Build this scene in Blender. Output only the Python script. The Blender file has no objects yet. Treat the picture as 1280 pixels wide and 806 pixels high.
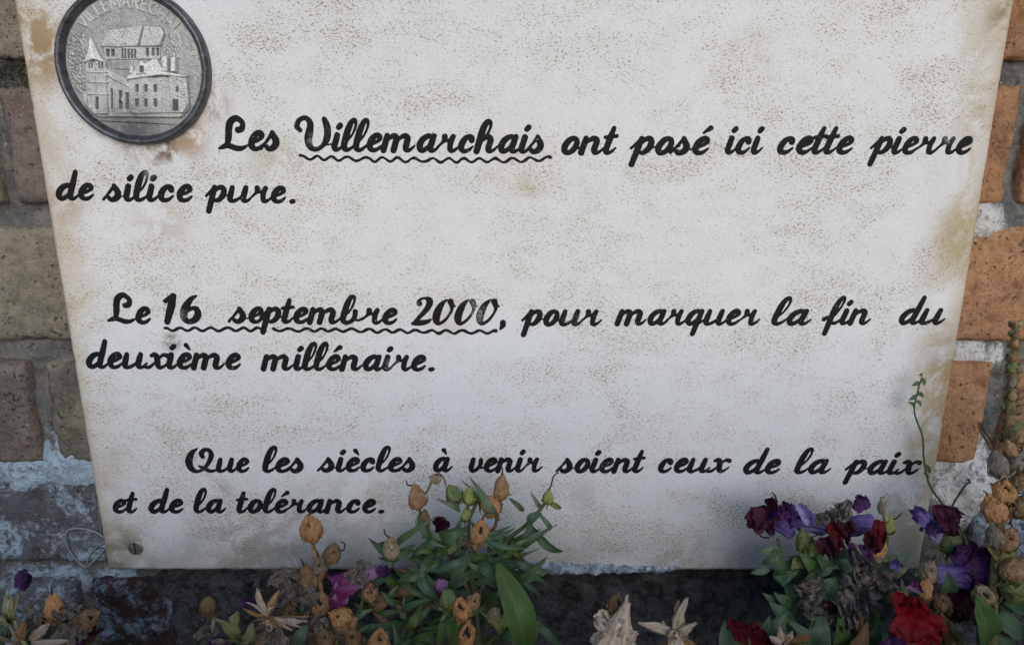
import bpy, math, random
import numpy as np
from mathutils import Vector, Matrix, Euler, noise
R = math.radians
random.seed(7)

# ------------------------------------------------------------------ camera, sky, sun, exposure
F, PITCH, DIST, CZ = 961.0, R(16.0), 0.414, 0.40      # photo focal length in px, tilt, metres to the plaque, height over the soil
scene = bpy.context.scene
cam_d = bpy.data.cameras.new('camera'); cam = bpy.data.objects.new('camera', cam_d)
scene.collection.objects.link(cam)
cam.location = (0, -DIST, CZ); cam.rotation_euler = (R(90) - PITCH, 0, 0)
cam_d.sensor_width = 36; cam_d.lens = 36 * F / 1280
cam_d.clip_start = 0.01; cam_d.clip_end = 500
scene.camera = cam

world = bpy.data.worlds.new('World'); scene.world = world; world.use_nodes = True
SUN_EL, SUN_AZ = R(21), R(168)          # azimuth clockwise from +Y: behind and a little right of the viewer
wn = world.node_tree.nodes; wl = world.node_tree.links
bg = wn['Background']; sky = wn.new('ShaderNodeTexSky')
sky.sky_type = 'NISHITA'; sky.sun_disc = False
sky.sun_elevation = SUN_EL; sky.sun_rotation = SUN_AZ
sky.air_density = 1.0; sky.dust_density = 0.6; sky.ozone_density = 1.8
wl.new(sky.outputs[0], bg.inputs[0]); bg.inputs[1].default_value = 0.12
sun_d = bpy.data.lights.new('sun', 'SUN'); sun_d.energy = 1.05; sun_d.angle = R(45); sun_d.color = (1, .945, .885)
sun = bpy.data.objects.new('sun', sun_d); scene.collection.objects.link(sun)
sdir = Vector((math.sin(SUN_AZ) * math.cos(SUN_EL), math.cos(SUN_AZ) * math.cos(SUN_EL), math.sin(SUN_EL)))
sun.rotation_euler = sdir.to_track_quat('Z', 'Y').to_euler(); sun.location = sdir * 5
scene.view_settings.view_transform = 'Standard'; scene.view_settings.look = 'None'
scene.view_settings.gamma = 1; scene.view_settings.use_curve_mapping = False
scene.view_settings.exposure = 0.64

# ------------------------------------------------------------------ helpers
CT, ST = math.cos(PITCH), math.sin(PITCH)
def P(px, py, d=0.0):
    """world point seen at photo pixel (px,py) on the upright plane d metres in front of the plaque face"""
    u, v = (px - 640) / F, (py - 403) / F
    dx, dy, dz = u, CT - v * ST, -ST - v * CT
    t = (DIST - d) / dy
    return Vector((dx * t, -d, CZ + dz * t))
def PX(p):
    x, y, z = p[0], p[1] + DIST, p[2] - CZ
    zc = y * CT - z * ST; up = y * ST + z * CT
    return 640 + F * x / zc, 403 - F * up / zc
def MPP(px, py, d=0.0):
    """metres per photo pixel at that place"""
    return ((P(px, py, d) - Vector((0, -DIST, CZ))).dot(Vector((0, CT, -ST)))) / F

def link(name, verts, faces, mats, parent=None, idx=None, smooth=True, uv=None):
    me = bpy.data.meshes.new(name)
    me.from_pydata([tuple(v) for v in verts], [], faces)
    if not isinstance(mats, (list, tuple)): mats = [mats]
    for m in mats: me.materials.append(m)
    if idx is not None: me.polygons.foreach_set('material_index', idx)
    me.polygons.foreach_set('use_smooth', [smooth] * len(me.polygons))
    if uv is not None:
        L = me.uv_layers.new(name='UVMap')
        li = np.empty(len(me.loops), dtype=np.int32); me.loops.foreach_get('vertex_index', li)
        L.data.foreach_set('uv', np.asarray(uv, dtype=np.float32)[li].ravel())
    me.update()
    o = bpy.data.objects.new(name, me); scene.collection.objects.link(o)
    if parent is not None:
        o.parent = parent
        o.matrix_parent_inverse = Matrix.Translation(root_of(parent).location).inverted() if False else Matrix()
        o.location = -base_loc(parent)
    return o
def base_loc(o):
    v = Vector((0, 0, 0))
    while o is not None: v = v + o.location; o = o.parent
    return v
def root_of(o):
    while o.parent: o = o.parent
    return o
def thing(name, label, cat, loc, group=None):
    o = bpy.data.objects.new(name, None); scene.collection.objects.link(o)
    o.empty_display_size = .02; o.location = loc; o['label'] = label; o['category'] = cat
    if group: o['group'] = group
    return o
def tag(o, label, cat, group=None):
    o['label'] = label; o['category'] = cat
    if group: o['group'] = group
    return o

class MB:
    def __init__(s): s.v = []; s.f = []; s.m = []; s.uv = []
    def add(s, v, f, m=0, uv=None):
        k = len(s.v); s.v += [tuple(p) for p in v]; s.f += [tuple(i + k for i in q) for q in f]; s.m += [m] * len(f)
        s.uv += list(uv) if uv is not None else [(0.5, 0.5)] * len(v)
    def build(s, name, mats, parent=None, smooth=True): return link(name, s.v, s.f, mats, parent, s.m, smooth, s.uv)

def catmull(pts, n=8):
    a = np.asarray(pts, float)
    if len(a) == 2:
        t = np.linspace(0, 1, n + 1)[:, None]; return a[0] * (1 - t) + a[1] * t
    e = np.vstack([2 * a[0] - a[1], a, 2 * a[-1] - a[-2]]); out = []
    for i in range(1, len(e) - 2):
        p0, p1, p2, p3 = e[i - 1], e[i], e[i + 1], e[i + 2]
        for k in range(n):
            t = k / n
            out.append(.5 * (2 * p1 + (p2 - p0) * t + (2 * p0 - 5 * p1 + 4 * p2 - p3) * t * t + (3 * p1 - p0 - 3 * p2 + p3) * t ** 3))
    out.append(a[-1]); return np.array(out)

def tube(mb, pts, rad, seg=8, n=5, m=0, jitter=0.0):
    """round swept tube through pts (Vectors) with radius per point"""
    a = catmull([(p[0], p[1], p[2], r) for p, r in zip(pts, rad)], n)
    ring = []; up = Vector((.3, .5, .8)).normalized(); V = []; Fc = []; U = []
    for i, q in enumerate(a):
        p = Vector(q[:3]); nx = Vector(a[min(i + 1, len(a) - 1)][:3]) - Vector(a[max(i - 1, 0)][:3])
        t = nx.normalized() if nx.length > 1e-9 else Vector((0, 0, 1))
        s = t.cross(up);
        if s.length < 1e-4: s = t.cross(Vector((1, 0, 0)))
        s.normalize(); b = t.cross(s).normalized(); up = -b if False else b.cross(t).cross(t) * -1 if False else up
        for k in range(seg):
            an = 2 * math.pi * k / seg
            rr = max(q[3], 1e-5) * (1 + jitter * noise.noise(Vector((p.x * 300 + 5 * math.cos(an), p.y * 300 + 5 * math.sin(an), p.z * 300))))
            V.append(p + (s * math.cos(an) + b * math.sin(an)) * rr); U.append((k / seg, i / len(a)))
    N = len(a)
    for i in range(N - 1):
        for k in range(seg):
            Fc.append((i * seg + k, i * seg + (k + 1) % seg, (i + 1) * seg + (k + 1) % seg, (i + 1) * seg + k))
    Fc.append(tuple(range(seg))[::-1]); Fc.append(tuple((N - 1) * seg + k for k in range(seg)))
    mb.add(V, Fc, m, U)

# ------------------------------------------------------------------ node material helper
class NM:
    def __init__(s, name):
        s.m = bpy.data.materials.new(name); s.m.use_nodes = True
        s.t = s.m.node_tree; s.n = s.t.nodes; s.l = s.t.links; s.b = s.n['Principled BSDF']
    def _in(s, sock, v):
        if v is None: return
        if hasattr(v, 'links') or isinstance(v, bpy.types.NodeSocket): s.l.new(v, sock)
        else:
            try: sock.default_value = v
            except Exception: sock.default_value = (*v, 1)
    def coord(s, kind='Object', scale=(1, 1, 1), rot=(0, 0, 0)):
        c = s.n.new('ShaderNodeTexCoord').outputs[kind]
        if tuple(scale) == (1, 1, 1) and tuple(rot) == (0, 0, 0): return c
        mp = s.n.new('ShaderNodeMapping'); mp.inputs['Scale'].default_value = scale; mp.inputs['Rotation'].default_value = rot
        s.l.new(c, mp.inputs[0]); return mp.outputs[0]
    def noise(s, scale, detail=3, rough=.55, vec=None, dist=0, out=0):
        n = s.n.new('ShaderNodeTexNoise'); n.inputs['Scale'].default_value = scale; n.inputs['Detail'].default_value = detail
        n.inputs['Roughness'].default_value = rough; n.inputs['Distortion'].default_value = dist
        if vec is not None: s.l.new(vec, n.inputs['Vector'])
        return n.outputs[out]
    def vor(s, scale, vec=None, feature='F1', out=0):
        n = s.n.new('ShaderNodeTexVoronoi'); n.feature = feature; n.inputs['Scale'].default_value = scale
        if vec is not None: s.l.new(vec, n.inputs['Vector'])
        return n.outputs[out]
    def math(s, op, a, b=None, c=None, clamp=False):
        n = s.n.new('ShaderNodeMath'); n.operation = op; n.use_clamp = clamp
        for i, v in enumerate((a, b, c)):
            if v is not None: s._in(n.inputs[i], v)
        return n.outputs[0]
    def step(s, v, lo, hi, a=0.0, b=1.0):
        n = s.n.new('ShaderNodeMapRange'); n.interpolation_type = 'SMOOTHSTEP'
        s._in(n.inputs[0], v); s._in(n.inputs[1], lo); s._in(n.inputs[2], hi); s._in(n.inputs[3], a); s._in(n.inputs[4], b)
        return n.outputs[0]
    def mix(s, f, a, b):
        n = s.n.new('ShaderNodeMix'); n.data_type = 'RGBA'
        s._in(n.inputs[0], f)
        for k, v in ((6, a), (7, b)):
            if isinstance(v, (tuple, list)): n.inputs[k].default_value = (*v[:3], 1)
            else: s.l.new(v, n.inputs[k])
        return n.outputs[2]
    def xyz(s, vec):
        n = s.n.new('ShaderNodeSeparateXYZ'); s.l.new(vec, n.inputs[0]); return n.outputs
    def blob(s, vec, p, r, soft=.5):
        """1 inside a soft blob at point p in x,z"""
        n = s.n.new('ShaderNodeVectorMath'); n.operation = 'DISTANCE'; s.l.new(vec, n.inputs[0]); n.inputs[1].default_value = tuple(p)
        return s.step(n.outputs['Value'], r * (1 + soft), r * (1 - soft))
    def rand(s): return s.n.new('ShaderNodeObjectInfo').outputs['Random']
    def bump(s, h, strength=.3, dist=.001):
        n = s.n.new('ShaderNodeBump'); n.inputs['Strength'].default_value = strength; n.inputs['Distance'].default_value = dist
        s.l.new(h, n.inputs['Height']); s.l.new(n.outputs[0], s.b.inputs['Normal'])
    def done(s, col=None, rough=.6, metal=0, spec=None, sss=None, trans=None):
        if col is not None: s._in(s.b.inputs['Base Color'], col if not isinstance(col, tuple) else (*col, 1))
        s._in(s.b.inputs['Roughness'], rough); s._in(s.b.inputs['Metallic'], metal)
        if spec is not None: s.b.inputs['Specular IOR Level'].default_value = spec
        if trans:
            tr = s.n.new('ShaderNodeBsdfTranslucent'); mx = s.n.new('ShaderNodeMixShader'); mx.inputs[0].default_value = trans
            s._in(tr.inputs[0], col if not isinstance(col, tuple) else (*col, 1))
            s.l.new(s.b.outputs[0], mx.inputs[1]); s.l.new(tr.outputs[0], mx.inputs[2])
            s.l.new(mx.outputs[0], s.n['Material Output'].inputs[0])
        return s.m
# ------------------------------------------------------------------ materials: stone, paint, wall, ground
MED_C = Vector((-.1924, 0, P(160, 181, 0).z + .0388)); MED_R = .0388
PL_X0, PL_X1 = -.2495, .2515
PL_Z0 = P(640, 713, 0).z; PL_Z1 = PL_Z0 + .40

def stone_material():
    k = NM('white_stone'); o = k.coord('Object'); X, Y, Z = k.xyz(o)
    band = k.coord('Object', (.75, 1, 1.3), (0, R(9), 0))
    patch = k.noise(15, 6, .66, band, .8)
    patch2 = k.noise(55, 5, .7, band, .6)
    dens = k.step(k.math('ADD', k.math('MULTIPLY', patch, .65), k.math('MULTIPLY', patch2, .46)), .40, .72)
    vs = k.coord('Object', (.85, 1, 1.4), (0, R(-42), 0))
    sp = k.noise(700, 3, .7, vs); sp2 = k.noise(1080, 2, .6, vs)
    th = k.math('SUBTRACT', .640, k.math('MULTIPLY', dens, .105))
    speck = k.step(sp, th, k.math('ADD', th, .035))
    th2 = k.math('SUBTRACT', .655, k.math('MULTIPLY', dens, .075))
    speck2 = k.step(sp2, th2, k.math('ADD', th2, .035))
    base = k.mix(k.noise(6, 2, .5, o), (.595, .61, .66), (.66, .64, .625))
    base = k.mix(k.math('MULTIPLY', k.step(k.noise(60, 5, .7, o), .4, .75), .22), base, (.50, .49, .47))
    base = k.mix(k.math('MULTIPLY', dens, .26), base, (.56, .50, .40))
    sc = k.mix(k.noise(130, 2, .5, o), (.15, .10, .045), (.33, .235, .09))
    base = k.mix(k.math('MULTIPLY', speck, .78), base, sc)
    base = k.mix(k.math('MULTIPLY', speck2, .80), base, (.07, .056, .045))
    # weathering stains along the edges of the slab
    nz = k.noise(26, 5, .65, o, .8)
    dl = k.math('SUBTRACT', X, PL_X0); dr = k.math('SUBTRACT', PL_X1, X); db = k.math('SUBTRACT', Z, PL_Z0)
    eL = k.math('MAXIMUM', k.math('MULTIPLY', k.step(dl, .032, .0), k.step(nz, .38, .62)), k.math('MULTIPLY', k.step(dl, .012, .0), k.step(nz, .22, .5, .25, .9)))
    eR = k.math('MAXIMUM', k.math('MULTIPLY', k.step(dr, .036, .002), k.step(nz, .38, .62)), k.math('MULTIPLY', k.step(dr, .012, .0), k.step(nz, .22, .5, .3, .9)))
    eB = k.math('MULTIPLY', k.step(db, .045, .0), k.step(nz, .28, .62))
    ocher = k.mix(k.noise(90, 4, .7, o), (.30, .205, .085), (.43, .34, .19))
    base = k.mix(k.math('MULTIPLY', eL, .55), base, ocher)
    base = k.mix(k.math('MULTIPLY', eR, .75), base, ocher)
    base = k.mix(k.math('MULTIPLY', eB, .60), base, (.20, .195, .15))
    pn = k.noise(70, 5, .7, o, .5)
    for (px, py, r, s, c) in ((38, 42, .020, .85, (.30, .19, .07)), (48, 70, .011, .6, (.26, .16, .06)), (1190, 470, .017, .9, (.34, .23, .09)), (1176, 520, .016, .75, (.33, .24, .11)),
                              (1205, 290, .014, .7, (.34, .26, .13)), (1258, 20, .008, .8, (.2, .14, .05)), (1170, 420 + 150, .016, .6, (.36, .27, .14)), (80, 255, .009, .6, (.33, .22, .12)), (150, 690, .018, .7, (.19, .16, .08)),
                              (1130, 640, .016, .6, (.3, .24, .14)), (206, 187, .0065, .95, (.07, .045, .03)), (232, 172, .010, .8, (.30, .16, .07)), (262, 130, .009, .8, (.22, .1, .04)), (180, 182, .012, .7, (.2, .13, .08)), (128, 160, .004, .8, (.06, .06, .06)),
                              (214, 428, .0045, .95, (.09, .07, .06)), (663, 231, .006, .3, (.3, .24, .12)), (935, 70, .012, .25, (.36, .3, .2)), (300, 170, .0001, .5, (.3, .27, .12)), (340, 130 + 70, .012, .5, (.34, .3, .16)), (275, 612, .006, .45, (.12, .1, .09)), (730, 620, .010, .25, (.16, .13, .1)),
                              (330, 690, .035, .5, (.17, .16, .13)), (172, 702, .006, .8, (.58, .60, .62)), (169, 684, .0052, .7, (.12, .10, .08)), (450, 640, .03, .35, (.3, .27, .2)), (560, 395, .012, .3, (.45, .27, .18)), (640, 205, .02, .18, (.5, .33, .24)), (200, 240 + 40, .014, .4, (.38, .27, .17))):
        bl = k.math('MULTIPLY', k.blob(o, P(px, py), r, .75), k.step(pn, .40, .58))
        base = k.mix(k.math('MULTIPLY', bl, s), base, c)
    h = k.math('ADD', k.noise(420, 3, .7, o), k.math('MULTIPLY', speck, -.5))
    k.bump(h, .16, .0006)
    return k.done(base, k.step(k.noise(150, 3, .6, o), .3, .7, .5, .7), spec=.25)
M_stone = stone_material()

k = NM('chipped_stone'); o = k.coord(); k.bump(k.noise(260, 6, .7, o), .8, .002)
M_chip = k.done(k.mix(k.step(k.noise(90, 5, .7, o), .35, .65), (.62, .60, .58), (.30, .27, .22)), .7)

k = NM('black_paint'); o = k.coord()
wear = k.step(k.math('ADD', k.math('MULTIPLY', k.noise(45, 3, .6, o), .7), k.math('MULTIPLY', k.noise(700, 2, .6, o), .38)), .66, .74)
for (px, py, r) in ((586, 392, .004), (228, 393, .0028), (246, 376, .003), (396, 180, .003), (1186, 173, .003), (186, 214, .003), (519, 384, .003)):
    pass
fl = k.step(k.noise(820, 1, .5, o), .74, .78)
wb = None
for (px, py, r) in ((598, 392, .0042), (592, 380, .0036), (228, 393, .0026), (392, 176, .003), (1186, 173, .0024), (186, 218, .0028), (519, 384, .003), (490, 455, .003)):
    b_ = k.math('MULTIPLY', k.blob(o, P(px, py), r, .8), k.step(k.noise(420, 4, .7, o), .40, .62)); wb = b_ if wb is None else k.math('MAXIMUM', wb, b_)
c = k.mix(k.noise(500, 3, .6, o), (.006, .006, .0075), (.014, .013, .015))
c = k.mix(k.math('MULTIPLY', wear, .35), c, (.10, .10, .11)); c = k.mix(k.math('MULTIPLY', fl, .8), c, (.34, .33, .32)); c = k.mix(k.math('MULTIPLY', wb, .7), c, (.26, .26, .28))
k.bump(k.noise(900, 2, .6, o), .25, .0004)
M_paint = k.done(c, .68, spec=.14)

def brick_material(name, c0, c1, c2, dirt, lime=0.0, limecol=(.42, .47, .52)):
    k = NM(name); o = k.coord()
    big = k.noise(22, 4, .6, o, .5); fine = k.noise(260, 4, .7, o)
    c = k.mix(k.step(big, .32, .68), c0, c1)
    c = k.mix(k.step(k.noise(75, 4, .65, o), .48, .70), c, c2)
    c = k.mix(k.math('MULTIPLY', k.step(fine, .40, .68), .55), c, tuple(x * .55 for x in c0))
    pits = k.step(k.noise(340, 2, .6, o), .62, .70)
    pits = k.math('MULTIPLY', pits, k.step(k.noise(34, 3, .6, o), .38, .62)); c = k.mix(k.math('MULTIPLY', pits, .75), c, dirt); c = k.mix(k.math('MULTIPLY', k.step(k.noise(110, 6, .8, o, .8), .50, .66), .5), c, tuple(x * .6 for x in c1)); c = k.mix(k.math('MULTIPLY', k.step(k.noise(900, 2, .7, o), .55, .66), .35), c, tuple(min(.5, x * 1.5) for x in c1))
    grit = k.step(k.noise(520, 2, .6, o), .67, .72); c = k.mix(k.math('MULTIPLY', grit, .5), c, (.50, .42, .33))
    gr = k.step(k.noise(14, 4, .7, o, .4), .52, .72); c = k.mix(k.math('MULTIPLY', gr, .6), c, dirt)
    if lime:
        lm = k.step(k.math('ADD', k.math('MULTIPLY', k.noise(30, 6, .72, o, 1.2), .7), k.math('MULTIPLY', k.noise(300, 3, .7, o), .3)), .62 - lime * .25, .72 - lime * .18)
        c = k.mix(k.math('MULTIPLY', lm, .85), c, limecol)
    k.bump(k.math('ADD', k.math('MULTIPLY', fine, 1.0), k.math('MULTIPLY', pits, -1.6)), 1.0, .0020)
    return k.done(c, .85, spec=.2)
B_or = brick_material('orange_brick', (.30, .15, .075), (.40, .225, .125), (.19, .085, .05), (.10, .06, .035))
B_gr = brick_material('sooty_tan_brick', (.19, .165, .125), (.255, .225, .175), (.14, .125, .10), (.06, .055, .05))
B_rd = brick_material('dull_red_brick', (.155, .128, .112), (.20, .168, .145), (.15, .098, .078), (.05, .042, .04), .10, (.30, .30, .31))
B_bl = brick_material('lime_stained_brick', (.085, .085, .095), (.15, .15, .165), (.075, .055, .055), (.045, .04, .045), .60, (.40, .50, .60))
B_dk = brick_material('dark_red_brick', (.04, .022, .022), (.055, .033, .03), (.035, .022, .026), (.016, .014, .014), .52, (.20, .27, .34))

k = NM('lime_mortar'); o = k.coord(); X, Y, Z = k.xyz(o)
n1 = k.noise(40, 6, .7, o, .6); n2 = k.noise(300, 4, .7, o)
c = k.mix(k.step(n1, .35, .65), (.085, .085, .085), (.20, .19, .175))
c = k.mix(k.step(n2, .58, .70), c, (.035, .034, .036)); c = k.mix(k.step(k.noise(430, 2, .6, o), .66, .72), c, (.36, .34, .31))
wl_ = None
for (px, py, r) in ((1236, 280, .014), (1225, 278, .012), (1216, 445, .014), (1250, 445, .010), (1200, 600, .030), (1235, 605, .024), (1210, 640, .022), (60, 590, .03), (110, 585, .026), (10, 590, .022), (20, 735, .018), (80, 738, .020), (150, 735, .022), (215, 745, .02), (280, 760, .02)):
    b_ = k.blob(o, P(px, py, -.02), r, .7); wl_ = b_ if wl_ is None else k.math('MAXIMUM', wl_, b_)
lm = k.step(k.math('ADD', k.math('MULTIPLY', wl_, .32), k.math('MULTIPLY', k.noise(55, 6, .75, o, .9), .8)), .56, .70)
lc = k.mix(k.step(X, -.05, .05), (.40, .51, .62), (.60, .59, .58)); lc = k.mix(k.step(n2, .50, .66), lc, (.22, .23, .25))
c = k.mix(k.math('MULTIPLY', lm, .9), c, lc)
k.bump(k.math('ADD', n1, n2), .9, .003)
M_mortar = k.done(c, .92, spec=.15)

k = NM('rough_cement'); o = k.coord()
n1 = k.noise(95, 8, .8, o, .2); n2 = k.noise(420, 5, .75, o)
c = k.mix(k.step(n1, .36, .62), (.028, .026, .028), (.15, .152, .16)); c = k.mix(k.step(n2, .55, .68), c, (.02, .019, .02))
bl = k.step(k.math('ADD', k.math('MULTIPLY', k.noise(44, 7, .78, o, .5), .75), k.math('MULTIPLY', n2, .25)), .53, .62)
XX = k.xyz(o)[0]
c = k.mix(k.math('MULTIPLY', bl, k.step(XX, .05, -.12, .18, .75)), c, (.22, .29, .37))
c = k.mix(k.step(k.noise(480, 2, .5, o), .68, .73), c, (.24, .23, .22))
k.bump(k.math('ADD', n1, n2), 1.0, .004)
M_cement = k.done(c, .95, spec=.15)

k = NM('pale_mortar_crust'); o = k.coord(); n1 = k.noise(180, 6, .75, o, .8)
k.bump(n1, 1.0, .003)
M_crust = k.done(k.mix(k.step(n1, .40, .62), (.16, .19, .23), (.50, .55, .62)), .85)

k = NM('moss'); o = k.coord(); n1 = k.noise(350, 4, .7, o); k.bump(n1, 1, .003)
M_moss = k.done(k.mix(n1, (.012, .016, .008), (.055, .06, .025)), 1)

k = NM('soil'); o = k.coord(); n1 = k.noise(60, 6, .7, o); k.bump(k.noise(150, 6, .75, o), 1, .006)
M_soil = k.done(k.mix(n1, (.030, .022, .016), (.085, .065, .047)), .95)
k = NM('gravel_path'); o = k.coord(); n1 = k.vor(60, o, out=1); k.bump(k.vor(60, o), .6, .01)
M_path = k.done(k.mix(.6, k.mix(k.noise(3, 4, .6, o), (.16, .145, .12), (.22, .2, .17)), n1), .95)
k.b.inputs['Base Color'].links and None

# ------------------------------------------------------------------ ground
def grid(nx, ny, fn):
    V = [fn(i / nx, j / ny) for j in range(ny + 1) for i in range(nx + 1)]
    Fc = [(j * (nx + 1) + i, j * (nx + 1) + i + 1, (j + 1) * (nx + 1) + i + 1, (j + 1) * (nx + 1) + i) for j in range(ny) for i in range(nx)]
    return V, Fc
k = NM('meadow_ground'); o = k.coord()
g_ = k.mix(k.step(k.noise(4, 6, .7, o), .4, .6), (.05, .06, .03), (.11, .095, .07)); k.bump(k.noise(90, 5, .7, o), 1, .01)
M_ground = k.done(g_, .95)
V, Fc = grid(24, 24, lambda a, b: ((a - .5) * 120, (b - .5) * 120, -.012))
gnd = link('ground', V, Fc, M_ground); gnd['kind'] = 'structure'
def soilz(x, y): return .010 * noise.fractal(Vector((x * 22, y * 22, 3)), 1, 2, 4) + .004 * noise.noise(Vector((x * 110, y * 110, 1)))
V, Fc = grid(150, 60, lambda a, b: ((a - .5) * 1.5, -.62 + .655 * b, soilz((a - .5) * 1.5, -.62 + .655 * b) - .004))
sl = link('flower_bed_soil', V, Fc, M_soil); sl['kind'] = 'structure'

# ------------------------------------------------------------------ brick wall
YB = .020                                        # face of the bricks, behind the plaque face
wall = thing('brick_wall', 'old brick wall with crumbling mortar behind the stone plaque', 'wall', (0, YB, 0))
def patch_panel(mb, x0, x1, z0, z1, step, yfn, m=0, back=.02):
    nx = max(2, int((x1 - x0) / step)); nz = max(2, int((z1 - z0) / step))
    idx = {}; V = []; Fc = []
    for j in range(-1, nz + 2):
        for i in range(-1, nx + 2):
            ii = min(max(i, 0), nx); jj = min(max(j, 0), nz)
            x = x0 + (x1 - x0) * ii / nx; z = z0 + (z1 - z0) * jj / nz
            edge = (i < 0 or i > nx or j < 0 or j > nz)
            e = min(x - x0, x1 - x, z - z0, z1 - z)
            dx, y, dz = yfn(x, z, e)
            V.append((x + dx, y + (back if edge else 0), z + dz))
    w = nx + 3
    for j in range(nz + 2):
        for i in range(nx + 2):
            Fc.append((j * w + i, j * w + i + 1, (j + 1) * w + i + 1, (j + 1) * w + i))
    mb.add(V, Fc, m)
def brick_fn(seed, rough=1.0, lean=0.0):
    def fn(x, z, e):
        q = Vector((x * 60 + seed * 7.1, z * 60, seed))
        ex = .0012 * noise.noise(q) + .0008 * noise.noise(q * 3.3)
        ez = .0012 * noise.noise(q + Vector((9, 4, 2))) + .0008 * noise.noise(q * 3.1 + Vector((2, 8, 2)))
        k = max(0, 1 - e / .0045)
        y = YB + lean + .0026 * k ** 3 + rough * (.0013 * noise.fractal(Vector((x * 170, z * 170, seed)), .8, 2, 5) + .0012 * noise.noise(Vector((x * 45, z * 45, seed * 2))) + .006 * max(0, noise.noise(Vector((x * 70, z * 70, seed * 5))) - .15) * k ** .5 + .0022 * max(0, noise.noise(Vector((x * 35, z * 35, seed * 3)))) * k)
        return ex * (k > .3), y, ez * (k > .3)
    return fn
joints = [P(640, y, -YB).z for y in (90, 270, 441, 592, 716)]      # bed joint centres, top to bottom
pitch = (joints[0] - joints[4]) / 4
zs = [joints[0] + pitch * i for i in range(7, 0, -1)] + joints + [joints[4] - pitch * i for i in range(1, 4)]
def xat(px, py): return P(px, py, -YB).x
# vertical joints (left edge px, right edge px) by course index; rest filled at brick length
courses = {}
rows = []
for i in range(len(zs) - 1): rows.append((zs[i], zs[i + 1]))
ibase = 7                                      # rows[ibase-1] lies above the first joint (frame top)
spec = {6: dict(L=[(-480, -30, B_gr), (-10, 300, B_gr)], Rr=[(1150, 1700, B_or)]),
        7: dict(L=[(-480, -16, B_gr), (6, 330, B_rd)], Rr=[(900, 1268, B_or), (1290, 1800, B_or)]),
        8: dict(L=[(-380, 300, B_gr)], Rr=[(1000, 1400, B_or), (1422, 1800, B_or)]),
        9: dict(L=[(-400, 40, B_rd), (62, 360, B_gr)], Rr=[(1000, 1234, B_or), (1262, 1700, B_or)]),
        10: dict(L=[(-300, 300, B_bl)], Rr=[(900, 1150, B_bl), (1222, 1600, B_bl)]),
        11: dict(L=[(-350, 100, B_bl), (118, 330, B_dk)], Rr=[(980, 1400, B_dk)])}
mbs = MB(); wm = [B_or, B_gr, B_rd, B_bl, B_dk]
JT = .0135
for r, (zt, zb) in enumerate(rows):
    if zb < -.03 or zb > .78: continue
    pyc = None
    zz0, zz1 = zb + JT / 2, zt - JT / 2
    if r in spec:
        yc = {6: 40, 7: 180, 8: 355, 9: 515, 10: 655, 11: 770}[r]
        taken = []
        for side in ('L', 'Rr'):
            for (a, b, m) in spec[r][side]:
                mi = wm.index(m); xa, xb = xat(a, yc), xat(b, yc)
                patch_panel(mbs, xa, xb, zz0, zz1, .0022, brick_fn(r * 13 + a * .01, 1.0, random.uniform(-.001, .001)), mi)
                taken.append((xa, xb))
        lo, hi = min(t[0] for t in taken) - .012, max(t[1] for t in taken) + .012
        x = lo
        while x > -.85: patch_panel(mbs, x - .21, x, zz0, zz1, .008, brick_fn(random.random() * 90), random.choice((0, 1, 2))); x -= .222
        x = hi
        while x < .85: patch_panel(mbs, x, x + .21, zz0, zz1, .008, brick_fn(random.random() * 90), random.choice((0, 0, 2))); x += .222
    else:
        x = -.95 + (.11 if r % 2 else 0)
        while x < .85:
            patch_panel(mbs, x, x + .21, zz0, zz1, .008, brick_fn(random.random() * 90), random.choice((0, 1, 2))); x += .222
mbs.build('brickwork', wm, wall)
# mortar bed: one rough sheet behind the brick faces, fuller where the joints are flush
flush = [(P(px, py, -YB), r, a) for (px, py, r, a) in ((1250, 278, .022, .006), (1215, 275, .02, .006), (1225, 447, .020, .0055), (1260, 447, .015, .003), (1250, 515, .02, .002), (1205, 600, .030, .0075), (1240, 605, .022, .006), (1200, 640, .024, .006), (50, 590, .03, .0065), (110, 586, .03, .0075), (0, 592, .03, .006), (60, 732, .03, .004), (150, 735, .03, .004), (50, 510, .02, .003), (60, 440, .02, .001))]
def mort(x, z):
    y = YB + .0095 + .0026 * noise.fractal(Vector((x * 55, z * 55, 4.4)), 1, 2, 5) + .0012 * noise.noise(Vector((x * 260, z * 260, 2)))
    p = Vector((x, 0, z))
    for (c, r, a) in flush:
        d = math.hypot(x - c.x, z - c.z)
        if d < r: y -= a * (1 - (d / r) ** 2)
    return y
mb = MB()
def mortar_panel(x0, x1, z0, z1, step):
    nx = int((x1 - x0) / step); nz = int((z1 - z0) / step)
    V, Fc = grid(nx, nz, lambda a, b: (x0 + (x1 - x0) * a, mort(x0 + (x1 - x0) * a, z0 + (z1 - z0) * b), z0 + (z1 - z0) * b)); mb.add(V, Fc)
mortar_panel(-.36, -.22, 0.02, .50, .0016); mortar_panel(.22, .36, .02, .50, .0016)
mortar_panel(-.22, .22, .02, .50, .006); mortar_panel(-.97, -.36, 0, .80, .01); mortar_panel(.36, .97, 0, .80, .01); mortar_panel(-.36, .36, .50, .80, .01)
mb.build('mortar', M_mortar, wall)
# body and coping of the wall
mb = MB()
def boxv(x0, x1, y0, y1, z0, z1):
    return [(x0, y0, z0), (x1, y0, z0), (x1, y1, z0), (x0, y1, z0), (x0, y0, z1), (x1, y0, z1), (x1, y1, z1), (x0, y1, z1)], [(0, 3, 2, 1), (4, 5, 6, 7), (0, 1, 5, 4), (1, 2, 6, 5), (2, 3, 7, 6), (3, 0, 4, 7)]
mb.add(*boxv(-.965, .965, YB + .018, YB + .2, -.01, .785)); mb.build('wall_core', M_mortar, wall, smooth=False)
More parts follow.
